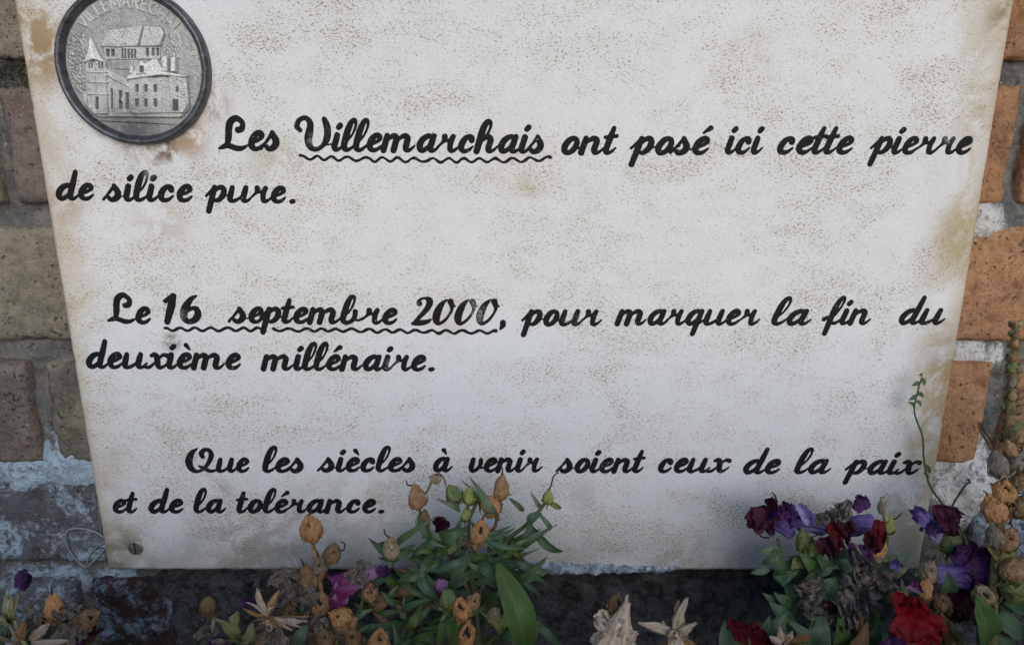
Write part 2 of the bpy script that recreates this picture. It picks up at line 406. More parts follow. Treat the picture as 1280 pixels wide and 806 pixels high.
# rough cement haunch below the plaque, with a torn upper edge
zc0 = P(640, 728, -YB).z
def cem(x, z):
    top = zc0 + .004 * noise.noise(Vector((x * 40, 0, 2)))
    y = YB - .002 - .010 * min(1, max(0, (top - z) / .06)) + .0042 * noise.fractal(Vector((x * 48, z * 60, 7.7)), .9, 2, 6) + .0015 * noise.noise(Vector((x * 240, z * 240, 2)))
    y += max(0, (z - top)) * 2.0
    return y
mb = MB(); xL, xR = P(205, 760, -YB).x, .36
def cemx(a, b):
    z = .0 + (zc0 + .010) * b
    xl = xL + .02 * noise.noise(Vector((0, z * 45, 5))) - .3 * max(0, .07 - z) * 0
    x = xl + (xR - xl) * a
    e = min((x - xl) / .012, 1)
    return (x, cem(x, z) + (1 - e) ** 2 * .012, z)
V, Fc = grid(330, 80, cemx); mb.add(V, Fc); mb.build('cement_haunch', M_cement, wall)
# moss in the top left joint
mb = MB()
for i in range(260):
    px, py = random.uniform(-10, 34), random.gauss(92, 9)
    p = P(px, py, -YB - .001); dr_ = Vector((random.uniform(-1, 1), -random.uniform(.2, 1), random.uniform(-.6, 1))).normalized() * random.uniform(.0015, .004)
    s = Vector((random.uniform(-1, 1), 0, random.uniform(-1, 1))).normalized() * .0006
    mb.add([p - s, p + s, p + dr_], [(0, 1, 2)])
mb.build('moss', M_moss, wall)

# ------------------------------------------------------------------ unseen foliage added below and behind the view to shade the plaque foot
k = NM('added_foliage'); o = k.coord()
M_shade_fol = k.done(k.mix(k.noise(60, 3, .6, o), (.030, .062, .030), (.055, .10, .05)), .55, trans=.15)
rb_ = random.Random(5); mb = MB()
def shade_top(x, d):
    line = CZ - .803 * (DIST - d) - (.11 if d < .34 else .07)
    return min(line, .315 + .02 * noise.noise(Vector((x * 9, d * 9, 3))) - (.05 if x > .1 else 0) * min(1, (x - .1) / .15 if x > .1 else 0)) 
cnt = 0
while cnt < 12000:
    x = rb_.uniform(-.65, .65); d = rb_.uniform(.11, .68)
    if d < .40: top = shade_top(x, d)
    else: top = .28 if d < .52 else .31 - (.05 if x > .1 else 0)
    if top < .03: continue
    if math.hypot(x, d - DIST) < .10 and top > .27: top = .27
    z = top * (rb_.random() ** .45)
    q = Vector((rb_.uniform(-1, 1), rb_.uniform(-1, 1), rb_.uniform(-.3, .9))).normalized(); L = rb_.uniform(.016, .032)
    if z + L * q.z > top: continue
    p = Vector((x, -d, z)); s_ = q.cross(Vector((rb_.uniform(-1, 1), rb_.uniform(-1, 1), rb_.uniform(-1, 1)))).normalized() * L * .2; n_ = q.cross(s_).normalized() * L * .08
    mb.add([p, p + q * L * .3 + s_ + n_, p + q * L * .45 - n_ * .3, p + q * L * .3 - s_ + n_, p + q * L * .72 + s_ * .7, p + q * L * .72 - s_ * .7, p + q * L], [(0, 2, 1), (0, 3, 2), (1, 2, 4), (2, 3, 5), (2, 5, 6, 4)]); cnt += 1
bed = mb.build('added_shade_foliage', M_shade_fol); bed['kind'] = 'stuff'; bed['label'] = 'added dense low foliage, out of view, that shades the foot of the plaque'
# ------------------------------------------------------------------ the stone plaque
plaque = thing('stone_plaque', 'white speckled stone plaque with black French script and a round metal medallion', 'plaque', (0, 0, PL_Z0))
TH = .0185
def axis(a, b, step):
    fine = [0, .0004, .0009, .0015, .0023, .0035]
    n = int((b - a - .007) / step)
    return np.array([a + f for f in fine] + [a + .0035 + (b - a - .007) * i / n for i in range(1, n)] + [b - f for f in fine[::-1]])
xs_, zs_ = axis(PL_X0, PL_X1, .0022), axis(PL_Z0, PL_Z1, .0022)
nx, nz = len(xs_), len(zs_)
V = []; MI = []
crust0, crust1 = P(632, 700).x, P(830, 700).x
def ragged(t, seed, amp): return amp * (noise.fractal(Vector((t * 60, seed, 0)), 1, 2, 4))
for j in range(nz):
    for i in range(nx):
        x, z = xs_[i], zs_[j]; el, er, eb, et = x - PL_X0, PL_X1 - x, z - PL_Z0, PL_Z1 - z
        e = min(el, er, eb, et)
        y = 0.0
        if e < .0026:
            kk = 1 - e / .0026
            y = .0016 * kk * kk
            wob = .00018 * noise.noise(Vector((x * 90, z * 90, 1))) + .00025 * noise.noise(Vector((x * 300, z * 300, 4)))
            low = max(0, min(1, (P(640, 470).z - z) / .05))
            chip = max(0, noise.noise(Vector((x * 160, z * 160, 9))) - .30) * .0045 * (low if er == e else .35)
            if er == e: x += (wob - chip * 1.1) * kk
            elif el == e: x += (wob + chip * .4) * kk
            elif eb == e: z += (wob * 1.4 + chip * .5) * kk
            y += chip * kk * .8
        V.append((x, y, z))
Fc = [(j * nx + i, j * nx + i + 1, (j + 1) * nx + i + 1, (j + 1) * nx + i) for j in range(nz - 1) for i in range(nx - 1)]
ring = [i for i in range(nx)] + [j * nx + nx - 1 for j in range(1, nz)] + [(nz - 1) * nx + i for i in range(nx - 2, -1, -1)] + [j * nx for j in range(nz - 2, 0, -1)]
b0 = len(V)
for i in ring: V.append((V[i][0], TH, V[i][2]))
n = len(ring); MI = [0] * len(Fc)
for q in range(n):
    r2 = (q + 1) % n; Fc.append((ring[r2], ring[q], b0 + q, b0 + r2)); MI.append(1)
Fc.append(tuple(b0 + q for q in range(n))[::-1]); MI.append(1)
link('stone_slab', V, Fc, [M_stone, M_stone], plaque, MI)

# ------------------------------------------------------------------ engraved script: every word is drawn with a round pen
SH = .28                                              # slant of the letters
A_bowl = [(.56, .76, .11), (.38, .875, .12), (.16, .74, .135), (.05, .44, .145), (.12, .19, .135), (.27, .115, .12), (.45, .27, .11), (.56, .52, .10)]
def tail(x): return [(x, .3, .14), (x + .045, .155, .128), (x + .16, .105, .105), (x + .29, .19, .088), (x + .40, .36, .07)]
E_ = [(.10, .40, .08), (.30, .52, .09), (.43, .71, .115), (.35, .86, .122), (.20, .865, .125), (.07, .68, .138), (.03, .42, .145), (.09, .21, .135), (.25, .105, .115), (.43, .15, .10), (.58, .33, .075)]
L_ = [(0, .44, .07), (.20, .82, .075), (.28, 1.25, .08), (.24, 1.56, .092), (.14, 1.65, .105), (.03, 1.5, .125), (-.03, 1.1, .145), (-.04, .6, .145)]
G = {
 'i': (.46, [[(0, .86, .135), (0, .6, .14)] + tail(0), [(-.03, 1.26, .125), (.03, 1.36, .13)]]),
 'j': (.46, [[(0, .86, .135), (0, .6, .14)] + tail(0)]),
 'l': (.56, [L_ + [(-.02, .3, .14), (.06, .145, .125), (.19, .105, .105), (.34, .2, .09), (.48, .38, .07)]]),
 'e': (.73, [E_]),
 'm': (1.56, [[(0, .86, .13), (0, .5, .14), (0, .11, .14)], [(.02, .52, .08), (.15, .75, .10), (.32, .855, .13), (.46, .74, .14), (.47, .5, .14), (.47, .11, .14)],
              [(.49, .52, .08), (.63, .76, .10), (.82, .855, .13), (.97, .74, .14), (.99, .5, .14)] + tail(.99)]),
 'n': (1.06, [[(0, .86, .13), (0, .5, .14), (0, .11, .14)], [(.02, .50, .08), (.16, .74, .10), (.36, .855, .13), (.51, .74, .14), (.53, .5, .14)] + tail(.53)]),
 'o': (.86, [[(.40, .84, .115), (.30, .87, .12), (.14, .76, .135), (.04, .46, .145), (.11, .19, .135), (.28, .11, .12), (.46, .26, .13), (.53, .55, .135), (.47, .78, .12), (.38, .865, .11)],
             [(.52, .44, .085), (.64, .35, .078), (.78, .38, .075), (.92, .50, .07)]]),
 'a': (1.02, [A_bowl, [(.60, .87, .125), (.58, .6, .14)] + tail(.57)]),
 'r': (.90, [[(-.16, .28, .07), (.0, .50, .085), (.10, .70, .12), (.06, .85, .135)], [(.08, .74, .13), (.22, .62, .085), (.36, .70, .10), (.45, .86, .12)], [(.45, .86, .12), (.41, .6, .13), (.44, .3, .13), (.49, .155, .125), (.60, .105, .105), (.73, .19, .088), (.86, .37, .07)]]),
 'c': (.84, [[(.44, .68, .14), (.43, .80, .12), (.30, .875, .11), (.13, .75, .13), (.04, .45, .145), (.10, .2, .135), (.26, .105, .115), (.44, .16, .098), (.58, .34, .075)]]),
 'h': (1.00, [[(.0, .50, .07), (.20, .85, .08), (.29, 1.25, .082), (.25, 1.55, .10), (.14, 1.65, .115), (.02, 1.5, .135), (-.03, 1.1, .15), (-.02, .6, .15), (-.02, .11, .145)],
              [(0, .52, .08), (.14, .74, .10), (.32, .855, .13), (.47, .72, .14), (.48, .5, .14)] + tail(.48)]),
 's': (.78, [[(-.20, .12, .085), (-.02, .48, .085), (.14, .86, .10)], [(.14, .88, .115), (.24, .72, .135), (.38, .50, .148), (.40, .29, .145), (.28, .13, .13), (.13, .11, .115), (.02, .20, .10), (.07, .27, .07)], [(.38, .26, .06), (.54, .27, .055), (.70, .36, .055)]]),
 'S': (.62, [[(-.20, .12, .085), (-.02, .48, .085), (.14, .86, .10)], [(.14, .88, .115), (.24, .72, .135), (.38, .50, .148), (.40, .29, .145), (.28, .13, .13), (.13, .11, .115), (.02, .20, .10), (.07, .27, .07)]]),
 'p': (.86, [[(-.28, .36, .085), (-.12, .62, .09), (.03, .87, .105)], [(.03, .86, .13), (.02, .3, .14), (.01, -.50, .135)],
             [(.05, .58, .09), (.17, .80, .11), (.35, .87, .13), (.50, .70, .14), (.50, .42, .14), (.40, .20, .125), (.24, .115, .105), (.08, .22, .09)], [(.48, .30, .065), (.64, .38, .055), (.82, .48, .055)]]),
 't': (.52, [[(.02, 1.40, .11), (.0, .9, .14), (0, .6, .14)] + tail(0), [(-.22, .92, .095), (.02, .96, .10), (.26, .99, .10)]]),
 'u': (1.10, [[(0, .87, .12), (0, .55, .14), (0, .3, .14), (.05, .15, .128), (.20, .105, .105), (.40, .22, .095), (.60, .45, .08)], [(.64, .87, .125), (.63, .6, .14)] + tail(.63)]),
 'd': (1.02, [A_bowl, [(.60, 1.62, .12), (.59, 1.0, .14), (.575, .6, .14)] + tail(.57)]),
 'x': (.98, [[(-.08, .12, .105), (.08, .12, .10), (.25, .32, .085), (.48, .70, .085), (.64, .86, .10), (.80, .80, .13)], [(.06, .80, .10), (.20, .87, .12), (.32, .75, .14), (.40, .48, .145), (.47, .22, .135), (.60, .105, .11), (.76, .18, .09), (.92, .38, .07)]]),
 'f': (.62, [[(.01, -.50, .13), (.0, .0, .14), (-.02, .5, .145), (-.01, 1.0, .145), (.05, 1.45, .125), (.17, 1.65, .10), (.28, 1.5, .088), (.27, 1.15, .08), (.16, .70, .08), (-.0, .34, .085), (.12, .16, .10), (.28, .12, .105), (.42, .22, .09), (.54, .40, .07)], [(-.34, .34, .115), (-.20, .46, .10), (-.03, .42, .08)]]),
 'q': (1.00, [A_bowl, [(.60, .87, .125), (.58, .4, .14), (.56, -.50, .13)], [(.56, .0, .08), (.80, .26, .08), (1.02, .50, .07)]]),
 'b': (1.02, [L_ + [(-.02, .3, .14), (.07, .145, .125), (.25, .11, .115), (.44, .24, .115), (.50, .50, .125), (.46, .76, .13)], [(.49, .42, .09), (.62, .27, .085), (.78, .28, .08), (.94, .44, .065)]]),
 'v': (.84, [[(0, .87, .125), (0, .55, .14), (.04, .24, .135), (.18, .11, .12), (.38, .24, .11), (.48, .52, .115), (.44, .80, .13)], [(.48, .42, .085), (.60, .30, .08), (.84, .42, .065)]]),
 '1': (.74, [[(-.22, 1.22, .11), (-.04, 1.38, .11), (.10, 1.52, .12)], [(.12, 1.50, .13), (.10, .9, .165), (.06, .12, .135)]]),
 '6': (1.05, [[(.42, 1.5, .07), (.20, 1.32, .12), (.02, .85, .16), (.03, .42, .16), (.28, .13, .125), (.58, .24, .145), (.66, .55, .15), (.52, .82, .125), (.30, .82, .10), (.08, .62, .08)]]),
 '2': (1.02, [[(.02, 1.26, .14), (-.04, 1.44, .09), (.20, 1.58, .085), (.46, 1.42, .15), (.46, 1.0, .135), (.22, .48, .11), (.0, .07, .08)], [(.0, .10, .10), (.28, .13, .135), (.62, .20, .12), (.80, .34, .07)]]),
 '0': (1.02, [[(.22, 1.50, .06), (.04, 1.20, .13), (-.03, .70, .17), (.03, .30, .155), (.20, .10, .105), (.44, .30, .09), (.60, .80, .085), (.54, 1.15, .12), (.42, 1.38, .145)], [(.50, 1.20, .12), (.72, 1.10, .05)]]),
 ',': (.4, [[(.0, .12, .135), (.04, -.02, .13), (-.04, -.22, .075)]]),
 '.': (.4, [[(.0, .11, .12), (.10, .13, .12)]]),
 "'": (0, [[(-.12, 1.17, .075), (.0, 1.32, .10), (.10, 1.42, .125)]]),
 '`': (0, [[(.10, 1.18, .075), (.0, 1.30, .10), (-.10, 1.42, .125)]]),
}
def raw(pts, ox, oy, h, loc):
    """strokes read off an enlargement -> glyph units (slant taken out)"""
    return [((px - ox) / h - loc * (oy - py) / h, (oy - py) / h, r) for px, py, r in pts]
G['L'] = (1.02, [raw([(345, 338, .135), (392, 318, .13), (398, 235, .12), (322, 175, .13), (250, 225, .145), (228, 320, .145), (222, 430, .14), (205, 530, .12), (165, 565, .11), (105, 590, .08)], 190, 628, 288, .2),
                 raw([(105, 590, .07), (165, 556, .10), (240, 560, .12), (330, 592, .125), (400, 586, .105), (470, 545, .07)], 190, 628, 288, .2)])
G['V'] = (1.66, [raw([(150, 365, .11), (112, 315, .13), (145, 232, .115), (215, 212, .12), (265, 280, .14), (256, 400, .165), (245, 490, .165), (272, 580, .14), (335, 610, .115), (405, 570, .11), (455, 485, .145), (466, 380, .155), (450, 290, .15), (425, 222, .12)], 120, 640, 250, .2),
                 raw([(440, 550, .07), (480, 548, .065), (540, 535, .065)], 120, 640, 250, .2)])
G['Q'] = (1.62, [raw([(172, 106, .05), (128, 150, .14), (107, 220, .18), (125, 285, .155), (170, 312, .11), (218, 290, .10), (258, 235, .12), (279, 170, .14), (264, 124, .12), (225, 120, .12), (203, 152, .14), (212, 180, .13)], 105, 325, 138, .17),
                 raw([(188, 266, .09), (225, 284, .12), (268, 308, .115), (315, 300, .09), (345, 265, .07)], 105, 325, 138, .17)])
KERN = {'p': .34, 's': .10, 'S': .10, 'r': .14, 'f': .30, 'n': .06, 'm': .06}     # room for entry strokes at a join

def layout(word):
    """word -> list of strokes in slanted units"""
    x = 0; out = []; prev = None
    for ch in word:
        acc = None
        if ch in 'éèà': acc, ch = {'é': ("'", 'e'), 'è': ('`', 'e'), 'à': ('`', 'a')}[ch]
        if prev is not None: x += {'p': .02, 's': -.02, 'S': -.02, 'r': .02, 'f': .05}.get(ch, 0) + (.05 if ch in ',.' else 0)
        adv, st = G[ch]
        for s in st: out.append([(px + x + SH * py, py, r) for px, py, r in s])
        if acc:
            cx = .24 if ch == 'e' else .34
            for s in G[acc][1]: out.append([(px + x + cx + SH * py, py, r) for px, py, r in s])
        x += adv; prev = ch
    return out

def sdf_mesh(strokes, cell, lift, name, mat, parent, y0=0.0):
    """union of round-pen strokes (x,z,r in metres) -> one raised painted shape with clean outline"""
    P_ = [catmull(s, 7) for s in strokes]
    allp = np.vstack(P_); rm = allp[:, 2].max() + 3 * cell
    x0, z0 = allp[:, 0].min() - rm, allp[:, 1].min() - rm
    nx = int((allp[:, 0].max() + rm - x0) / cell) + 2; nz = int((allp[:, 1].max() + rm - z0) / cell) + 2
    D = np.full((nz, nx), 1e3)
    gx = x0 + np.arange(nx) * cell; gz = z0 + np.arange(nz) * cell
    for s in P_:
        for a, b in zip(s[:-1], s[1:]):
            mr = max(a[2], b[2]) + 3.5 * cell
            i0 = max(0, int((min(a[0], b[0]) - mr - x0) / cell)); i1 = min(nx, int((max(a[0], b[0]) + mr - x0) / cell) + 2)
            j0 = max(0, int((min(a[1], b[1]) - mr - z0) / cell)); j1 = min(nz, int((max(a[1], b[1]) + mr - z0) / cell) + 2)
            X = gx[None, i0:i1]; Z = gz[j0:j1, None]
            dx, dz = b[0] - a[0], b[1] - a[1]; L2 = dx * dx + dz * dz + 1e-18
            t = np.clip(((X - a[0]) * dx + (Z - a[1]) * dz) / L2, 0, 1)
            d = np.hypot(X - a[0] - t * dx, Z - a[1] - t * dz) - (a[2] + (b[2] - a[2]) * t)
            D[j0:j1, i0:i1] = np.minimum(D[j0:j1, i0:i1], d)
    # slightly irregular hand-cut outline
    jj, ii = np.where(np.abs(D) < 2.5 * cell)
    for j, i in zip(jj, ii): D[j, i] += .00011 * noise.noise(Vector((gx[i] * 420, gz[j] * 420, 3)))
    ins = D < 0; V = []; Fc = []; vid = {}
    def gv(j, i):
        k_ = (j, i)
        if k_ not in vid:
            vid[k_] = len(V); V.append((gx[i], y0 - .00006 - lift * min(1, -D[j, i] / .0006), gz[j]))
        return vid[k_]
    def ev(a, b):
        if a > b: a, b = b, a
        k_ = (a, b)
        if k_ not in vid:
            da, db = D[a], D[b]; t = da / (da - db)
            vid[k_] = len(V); V.append((gx[a[1]] + (gx[b[1]] - gx[a[1]]) * t, y0 - .00002, gz[a[0]] + (gz[b[0]] - gz[a[0]]) * t))
        return vid[k_]
    S = ins[:-1, :-1].astype(int) + ins[:-1, 1:] + ins[1:, 1:] + ins[1:, :-1]
    for j, i in zip(*np.where(S > 0)):
        c = [(j, i), (j, i + 1), (j + 1, i + 1), (j + 1, i)]; poly = []
        for q in range(4):
            a, b = c[q], c[(q + 1) % 4]
            if ins[a]: poly.append(gv(*a))
            if ins[a] != ins[b]: poly.append(ev(a, b))
        if len(poly) >= 3: Fc.append(tuple(poly))
    return link(name, V, Fc, mat, parent)

WORDS = [  # word, left px, right px, baseline px (outer), x-height px (outer)
 ('LeS', 272.5, 349.5, 189, 26.0), ('VillemarchaiS', 367.5, 680, (189.4, 192.6), 24.2), ('ont', 702, 773.5, 193.7, 23.8), ('posé', 785.5, 892, 194, 23.6), ('ici', 906, 956, 193.5, 23.6), ('cette', 971.5, 1067.5, 193.3, 23.2), ('pierre', 1084, 1215.8, 193.5, 23),
 ('de', 69.6, 118, 250.8, 22), ('silice', 127.5, 241.3, (252, 253), 22.6), ('pure', 255.8, 357.8, (253, 254.5), 22), ('.', 360.5, 371, 254.7, 23),
 ('Le', 133.7, 189, (403.5, 405.8), 22.6), ('16', 203.5, 252, 405, 23.5), ('septembre', 284.5, 497, (404, 406), 21.2), ('2000', 513.5, 625, 406.5, 21.4), (',', 625, 634.5, 406, 24), ('pour', 650.8, 753, 407.7, 21.2), ('marquer', 768, 950.5, 406.9, 20.8), ('la', 964, 1015, 406.9, 20.8), ('fin', 1027, 1089, 406.3, 21), ('du', 1123.8, 1182, 406, 20.8),
 ('deuxième', 107.4, 301.5, (460.7, 462.2), 21.2), ('millénaire', 325.6, 532.7, (463.2, 464), 20.8), ('.', 534.5, 544, 464, 21.5),
 ('Que', 231.3, 312, 590.7, 19.2), ('leS', 327.6, 379.6, 590.7, 19.4), ('siècleS', 396, 519.3, 590, 19), ('à', 541.2, 566, 590, 19.5), ('venir', 585.6, 678.4, 590.4, 19.2), ('soient', 694, 807.3, 591, 19.2), ('ceux', 822.7, 914.8, 591, 19.2), ('de', 929.3, 976.3, 592.4, 19), ('la', 992.7, 1039.2, 592.3, 19), ('paix', 1053, 1152.7, 593.2, 19),
 ('et', 140.7, 172.2, 641.3, 18), ('de', 185.4, 229.8, 641.3, 18.2), ('la', 241.6, 283.3, 641.3, 18.2), ('tolérance', 294.5, 470.3, 641.3, 18.2), ('.', 471.2, 482, 641.3, 19),
]
for w, pl, pr, base, xh in WORDS:
    bl, br = base if isinstance(base, tuple) else (base, base)
    st = layout(w); mid = (pl + pr) / 2
    zb0, zb1 = P(pl, bl).z, P(pr, br).z; H = P(mid, (bl + br) / 2 - xh).z - P(mid, (bl + br) / 2).z
    xa, xb = P(pl, bl).x, P(pr, br).x
    mn = min(p[0] - p[2] for s in st for p in s); mx_ = max(p[0] + p[2] for s in st for p in s)
    def place(o, sx):
        return [[(o + p[0] * sx, zb0 + (zb1 - zb0) * (o + p[0] * sx - xa) / max(1e-6, xb - xa) + p[1] * H, 1.07 * max(.04, p[2] + (p[2] - .115) * .45) * (H * .62 + min(sx, 1.25 * H) * .38)) for p in s] for s in st]
    sx = (xb - xa) / (mx_ - mn); o = xa - mn * sx
    if w in '.,': sx = H; o = (xa + xb) / 2 - .08 * H
    else:
        for _ in range(8):
            q = place(o, sx)
            l_ = min(PX((x - r, 0, z))[0] for s in q for x, z, r in s); r_ = max(PX((x + r, 0, z))[0] for s in q for x, z, r in s)
            mp = MPP(mid, (bl + br) / 2)
            sx *= (pr - pl) / (r_ - l_); o += ((pl - l_)) * mp * .7
    sdf_mesh(place(o, sx), .00026, .00022, 'inscription_word', M_paint, plaque)
def wavy(pts, amp, lam, r):
    out = []; a = np.array(pts, float); L = a[-1, 0] - a[0, 0]; n = int(L / lam * 10)
    for i in range(n + 1):
        x = a[0, 0] + L * i / n; y = np.interp(x, a[:, 0], a[:, 1]) + amp * (1 + .35 * noise.noise(Vector((x * .05, 7, 2)))) * math.cos(2 * math.pi * (x - a[0, 0]) / lam + 3.3 + 1.3 * noise.noise(Vector((x * .022, 3, amp)))) + .5 * noise.noise(Vector((x * .12, 1, 2)))
        p = P(x, y); out.append((p.x, p.z, r * MPP(x, y) * (1 + .4 * noise.noise(Vector((x * .13, 5, 2))))))
    return out
def coarse(s): return s
sdf_mesh([wavy([(375, 197), (430, 198.5), (530, 200.5), (640, 200.5), (688, 198.5)], 2.5, 20.6, 1.75)], .00022, .0002, 'wavy_underline', M_paint, plaque)
sdf_mesh([wavy([(206, 411.5), (260, 411.5), (332, 411.5)], 2.0, 19.5, 1.9), wavy([(342, 412), (430, 412.6), (540, 414.5), (620, 415)], 1.9, 19.8, 1.9)], .00022, .0002, 'wavy_underline', M_paint, plaque)

# ------------------------------------------------------------------ slotted screw holding the slab
k = NM('dull_steel'); o = k.coord(); n1 = k.noise(400, 4, .7, o); k.bump(n1, .3, .0005)
M_steel = k.done(k.mix(n1, (.16, .15, .14), (.36, .35, .33)), .45, .7)
k = NM('slot_black'); M_slot = k.done((.02, .018, .016), .9)  # near-black fill for the screw slot
c = P(169.5, 684.5); r = 9.6 * MPP(169, 684)
prof = [(0, -.0009), (.35, -.00088), (.7, -.0008), (.92, -.0006), (1.0, -.0003), (1.03, .0006)]
V = []; Fc = []; sg = 40
for rr, y in prof:
    for q in range(sg):
        an = 2 * math.pi * q / sg; V.append((c.x + r * rr * math.cos(an), y, c.z + r * rr * math.sin(an)))
for a in range(len(prof) - 1):
    for q in range(sg): Fc.append((a * sg + q, a * sg + (q + 1) % sg, (a + 1) * sg + (q + 1) % sg, (a + 1) * sg + q))
scr = link('screw', V, Fc, M_steel, plaque)
mb = MB(); w = r * .10
mb.add(*boxv(c.x - w, c.x + w, -.00096, -.0004, c.z - r * .86, c.z + r * .86)); mb.build('screw_slot', M_slot, scr, smooth=False)

# ------------------------------------------------------------------ the medallion
def pewter(name, a, b, c):
    k = NM(name); o = k.coord(); n1 = k.noise(160, 5, .7, o, .5); n2 = k.noise(700, 3, .6, o)
    cc = k.mix(k.step(n1, .34, .68), a, b); cc = k.mix(k.math('MULTIPLY', k.step(n2, .58, .68), .7), cc, c)
    cc = k.mix(k.math('MULTIPLY', k.blob(o, P(165, 168, .005), .014, .8), k.step(n1, .3, .55)), cc, (.10, .10, .11))
    k.bump(k.math('ADD', n2, n1), .35, .0006)
    return k.done(cc, k.step(n1, .3, .7, .38, .52), .3)
M_pew = pewter('relief_shade_pewter', (.25, .247, .25), (.38, .375, .37), (.11, .107, .107))  # low field painted darker: relief shade put into the colour
M_pewb = pewter('relief_lit_pewter', (.38, .375, .37), (.52, .51, .505), (.15, .145, .14))  # raised buildings painted lighter: light on the relief put into the colour
M_pewr = pewter('relief_bright_lit_pewter', (.53, .525, .52), (.68, .67, .665), (.24, .23, .22))  # highest parts lightest, again painted-in relief light
k = NM('blackened_pewter'); o = k.coord(); n1 = k.noise(200, 5, .7, o, .5)
k.bump(n1, .3, .0006)
M_rim = k.done(k.mix(k.step(n1, .35, .7), (.045, .045, .052), (.13, .13, .14)), .42, .55)
k = NM('window_shade_pewter'); M_wshade = k.done((.10, .098, .10), .6, .4)  # cut windows: shade of the openings put into the colour
cx, cz = MED_C.x, MED_C.z
prof = [(1.0, .0), (1.0, -.0038), (.992, -.0050), (.975, -.0059), (.952, -.0061), (.93, -.0058), (.915, -.0050), (.905, -.0040), (.895, -.0030), (.880, -.0020)]
V = []; Fc = []; sg = 160
for rr, y in prof:
    for q in range(sg):
        an = 2 * math.pi * q / sg; w_ = .00025 * noise.noise(Vector((math.cos(an) * 5, math.sin(an) * 5, rr * 9)))
        V.append((cx + (MED_R * rr + w_) * math.cos(an), y, cz + (MED_R * rr + w_) * math.sin(an)))
for a in range(len(prof) - 1):
    for q in range(sg): Fc.append((a * sg + q, (a + 1) * sg + q, (a + 1) * sg + (q + 1) % sg, a * sg + (q + 1) % sg))
medal = link('medallion', V, Fc, M_rim, plaque)
medal['label'] = 'round pewter medallion with dark rim, village relief and raised place name'
YF = -.0030                                            # field of the medallion
ZM = 4.243
def mz(zx, zy):                                        # enlargement of the medallion -> plaque plane
    p = P(60 + zx / ZM, zy / ZM, .0045); return p.x, p.z
N = 330; half = MED_R * .905
gx = cx - half + 2 * half * np.arange(N) / (N - 1); gz = cz - half + 2 * half * np.arange(N) / (N - 1)
X, Z = np.meshgrid(gx, gz); Hh = np.zeros((N, N)); WIN_SHADE = np.zeros((N, N), bool)
def poly_sd(pts):
    p = [mz(*q) for q in pts]; n = len(p); d = np.full(X.shape, 1e9); inside = np.zeros(X.shape, bool)
    for a in range(n):
        (x0, z0), (x1, z1) = p[a], p[(a + 1) % n]
        dx, dz = x1 - x0, z1 - z0; t = np.clip(((X - x0) * dx + (Z - z0) * dz) / (dx * dx + dz * dz + 1e-15), 0, 1)
        d = np.minimum(d, np.hypot(X - x0 - t * dx, Z - z0 - t * dz))
        cond = ((z0 > Z) != (z1 > Z)) & (X < (x1 - x0) * (Z - z0) / (z1 - z0 + 1e-15) + x0); inside ^= cond
    return np.where(inside, -d, d)
def raise_(pts, h, soft=.00022):
    global Hh
    s = np.clip(.5 - poly_sd(pts) / (2 * soft), 0, 1); Hh = Hh * (1 - s) + h * s
def cut(pts, dep=.0006, soft=.00016, ox=True):
    global Hh, WIN_SHADE
    sd = poly_sd(pts); s = np.clip(.5 - sd / (2 * soft), 0, 1); Hh = Hh - dep * s
    if ox: WIN_SHADE |= sd < 0  # window faces that take the painted shade
def rect(x0, y0, x1, y1): return [(x0, y0), (x1, y0), (x1, y1), (x0, y1)]
rng = np.random.RandomState(3)
def nz_(sc, seed): return np.array([[noise.noise(Vector((a * sc, b * sc, seed))) for a in gx] for b in gz])
NF = nz_(900, 3); NG = nz_(2200, 8)
# tree bank at the left, behind the church
s = np.clip(.5 - poly_sd([(110, 190), (170, 185), (185, 250), (195, 330), (205, 480), (150, 490), (95, 420), (70, 300), (80, 240)]) / .0016, 0, 1); Hh += s * (.00012 + .00042 * np.clip(NF, -.3, 1))
s = np.clip(.5 - poly_sd([(640, 190), (680, 190), (700, 260), (690, 330), (620, 320), (610, 230)]) / .0016, 0, 1); Hh += s * (.0001 + .0002 * NF)
# long barn at the back
raise_([(285, 250), (590, 250), (590, 315), (300, 318)], .00062); raise_([(325, 318), (470, 318), (470, 372), (325, 365)], .0004)
for x in (303, 330): cut(rect(x, 262, x + 18, 300))
for x in (385, 400, 418, 436, 452): cut(rect(x, 262, x + 9, 310))
for x in (515, 545, 570): cut(rect(x, 256, x + 14, 296))
raise_([(318, 158), (505, 132), (475, 245), (380, 252), (275, 248)], .00105); raise_([(508, 136), (600, 142), (615, 180), (592, 245), (482, 248)], .00115)
# nave
raise_([(305, 400), (430, 470), (440, 600), (300, 610)], .00075); raise_([(310, 360), (420, 420), (432, 470), (305, 402)], .00115)
for x in (330, 372, 408): cut(rect(x, 470 + (x - 330) * .3, x + 16, 580))
raise_(rect(338, 470, 350, 590), .0011); raise_(rect(372, 515, 394, 540), .0009)
# tower and spire
raise_([(200, 330), (308, 330), (318, 610), (190, 610), (196, 470)], .00125); raise_([(250, 322), (308, 330), (318, 610), (262, 610)], .00145)
raise_([(180, 500), (205, 470), (212, 610), (192, 612)], .0009)
raise_([(188, 330), (240, 300), (308, 325), (302, 332), (245, 316), (192, 336)], .0018); raise_([(226, 186), (278, 300), (304, 328), (240, 306), (192, 330), (215, 285)], .0017)
raise_([(226, 186), (240, 306), (192, 330), (215, 285)], .0019)
for x in (212, 226): cut(rect(x, 336, x + 9, 362))
for x in (268, 284): cut(rect(x, 332, x + 10, 362))
cut(rect(250, 515, 268, 580)); 
for y in (378, 432, 495): raise_([(212, y), (318, y + 3), (318, y + 10), (212, y + 7)], .0017)
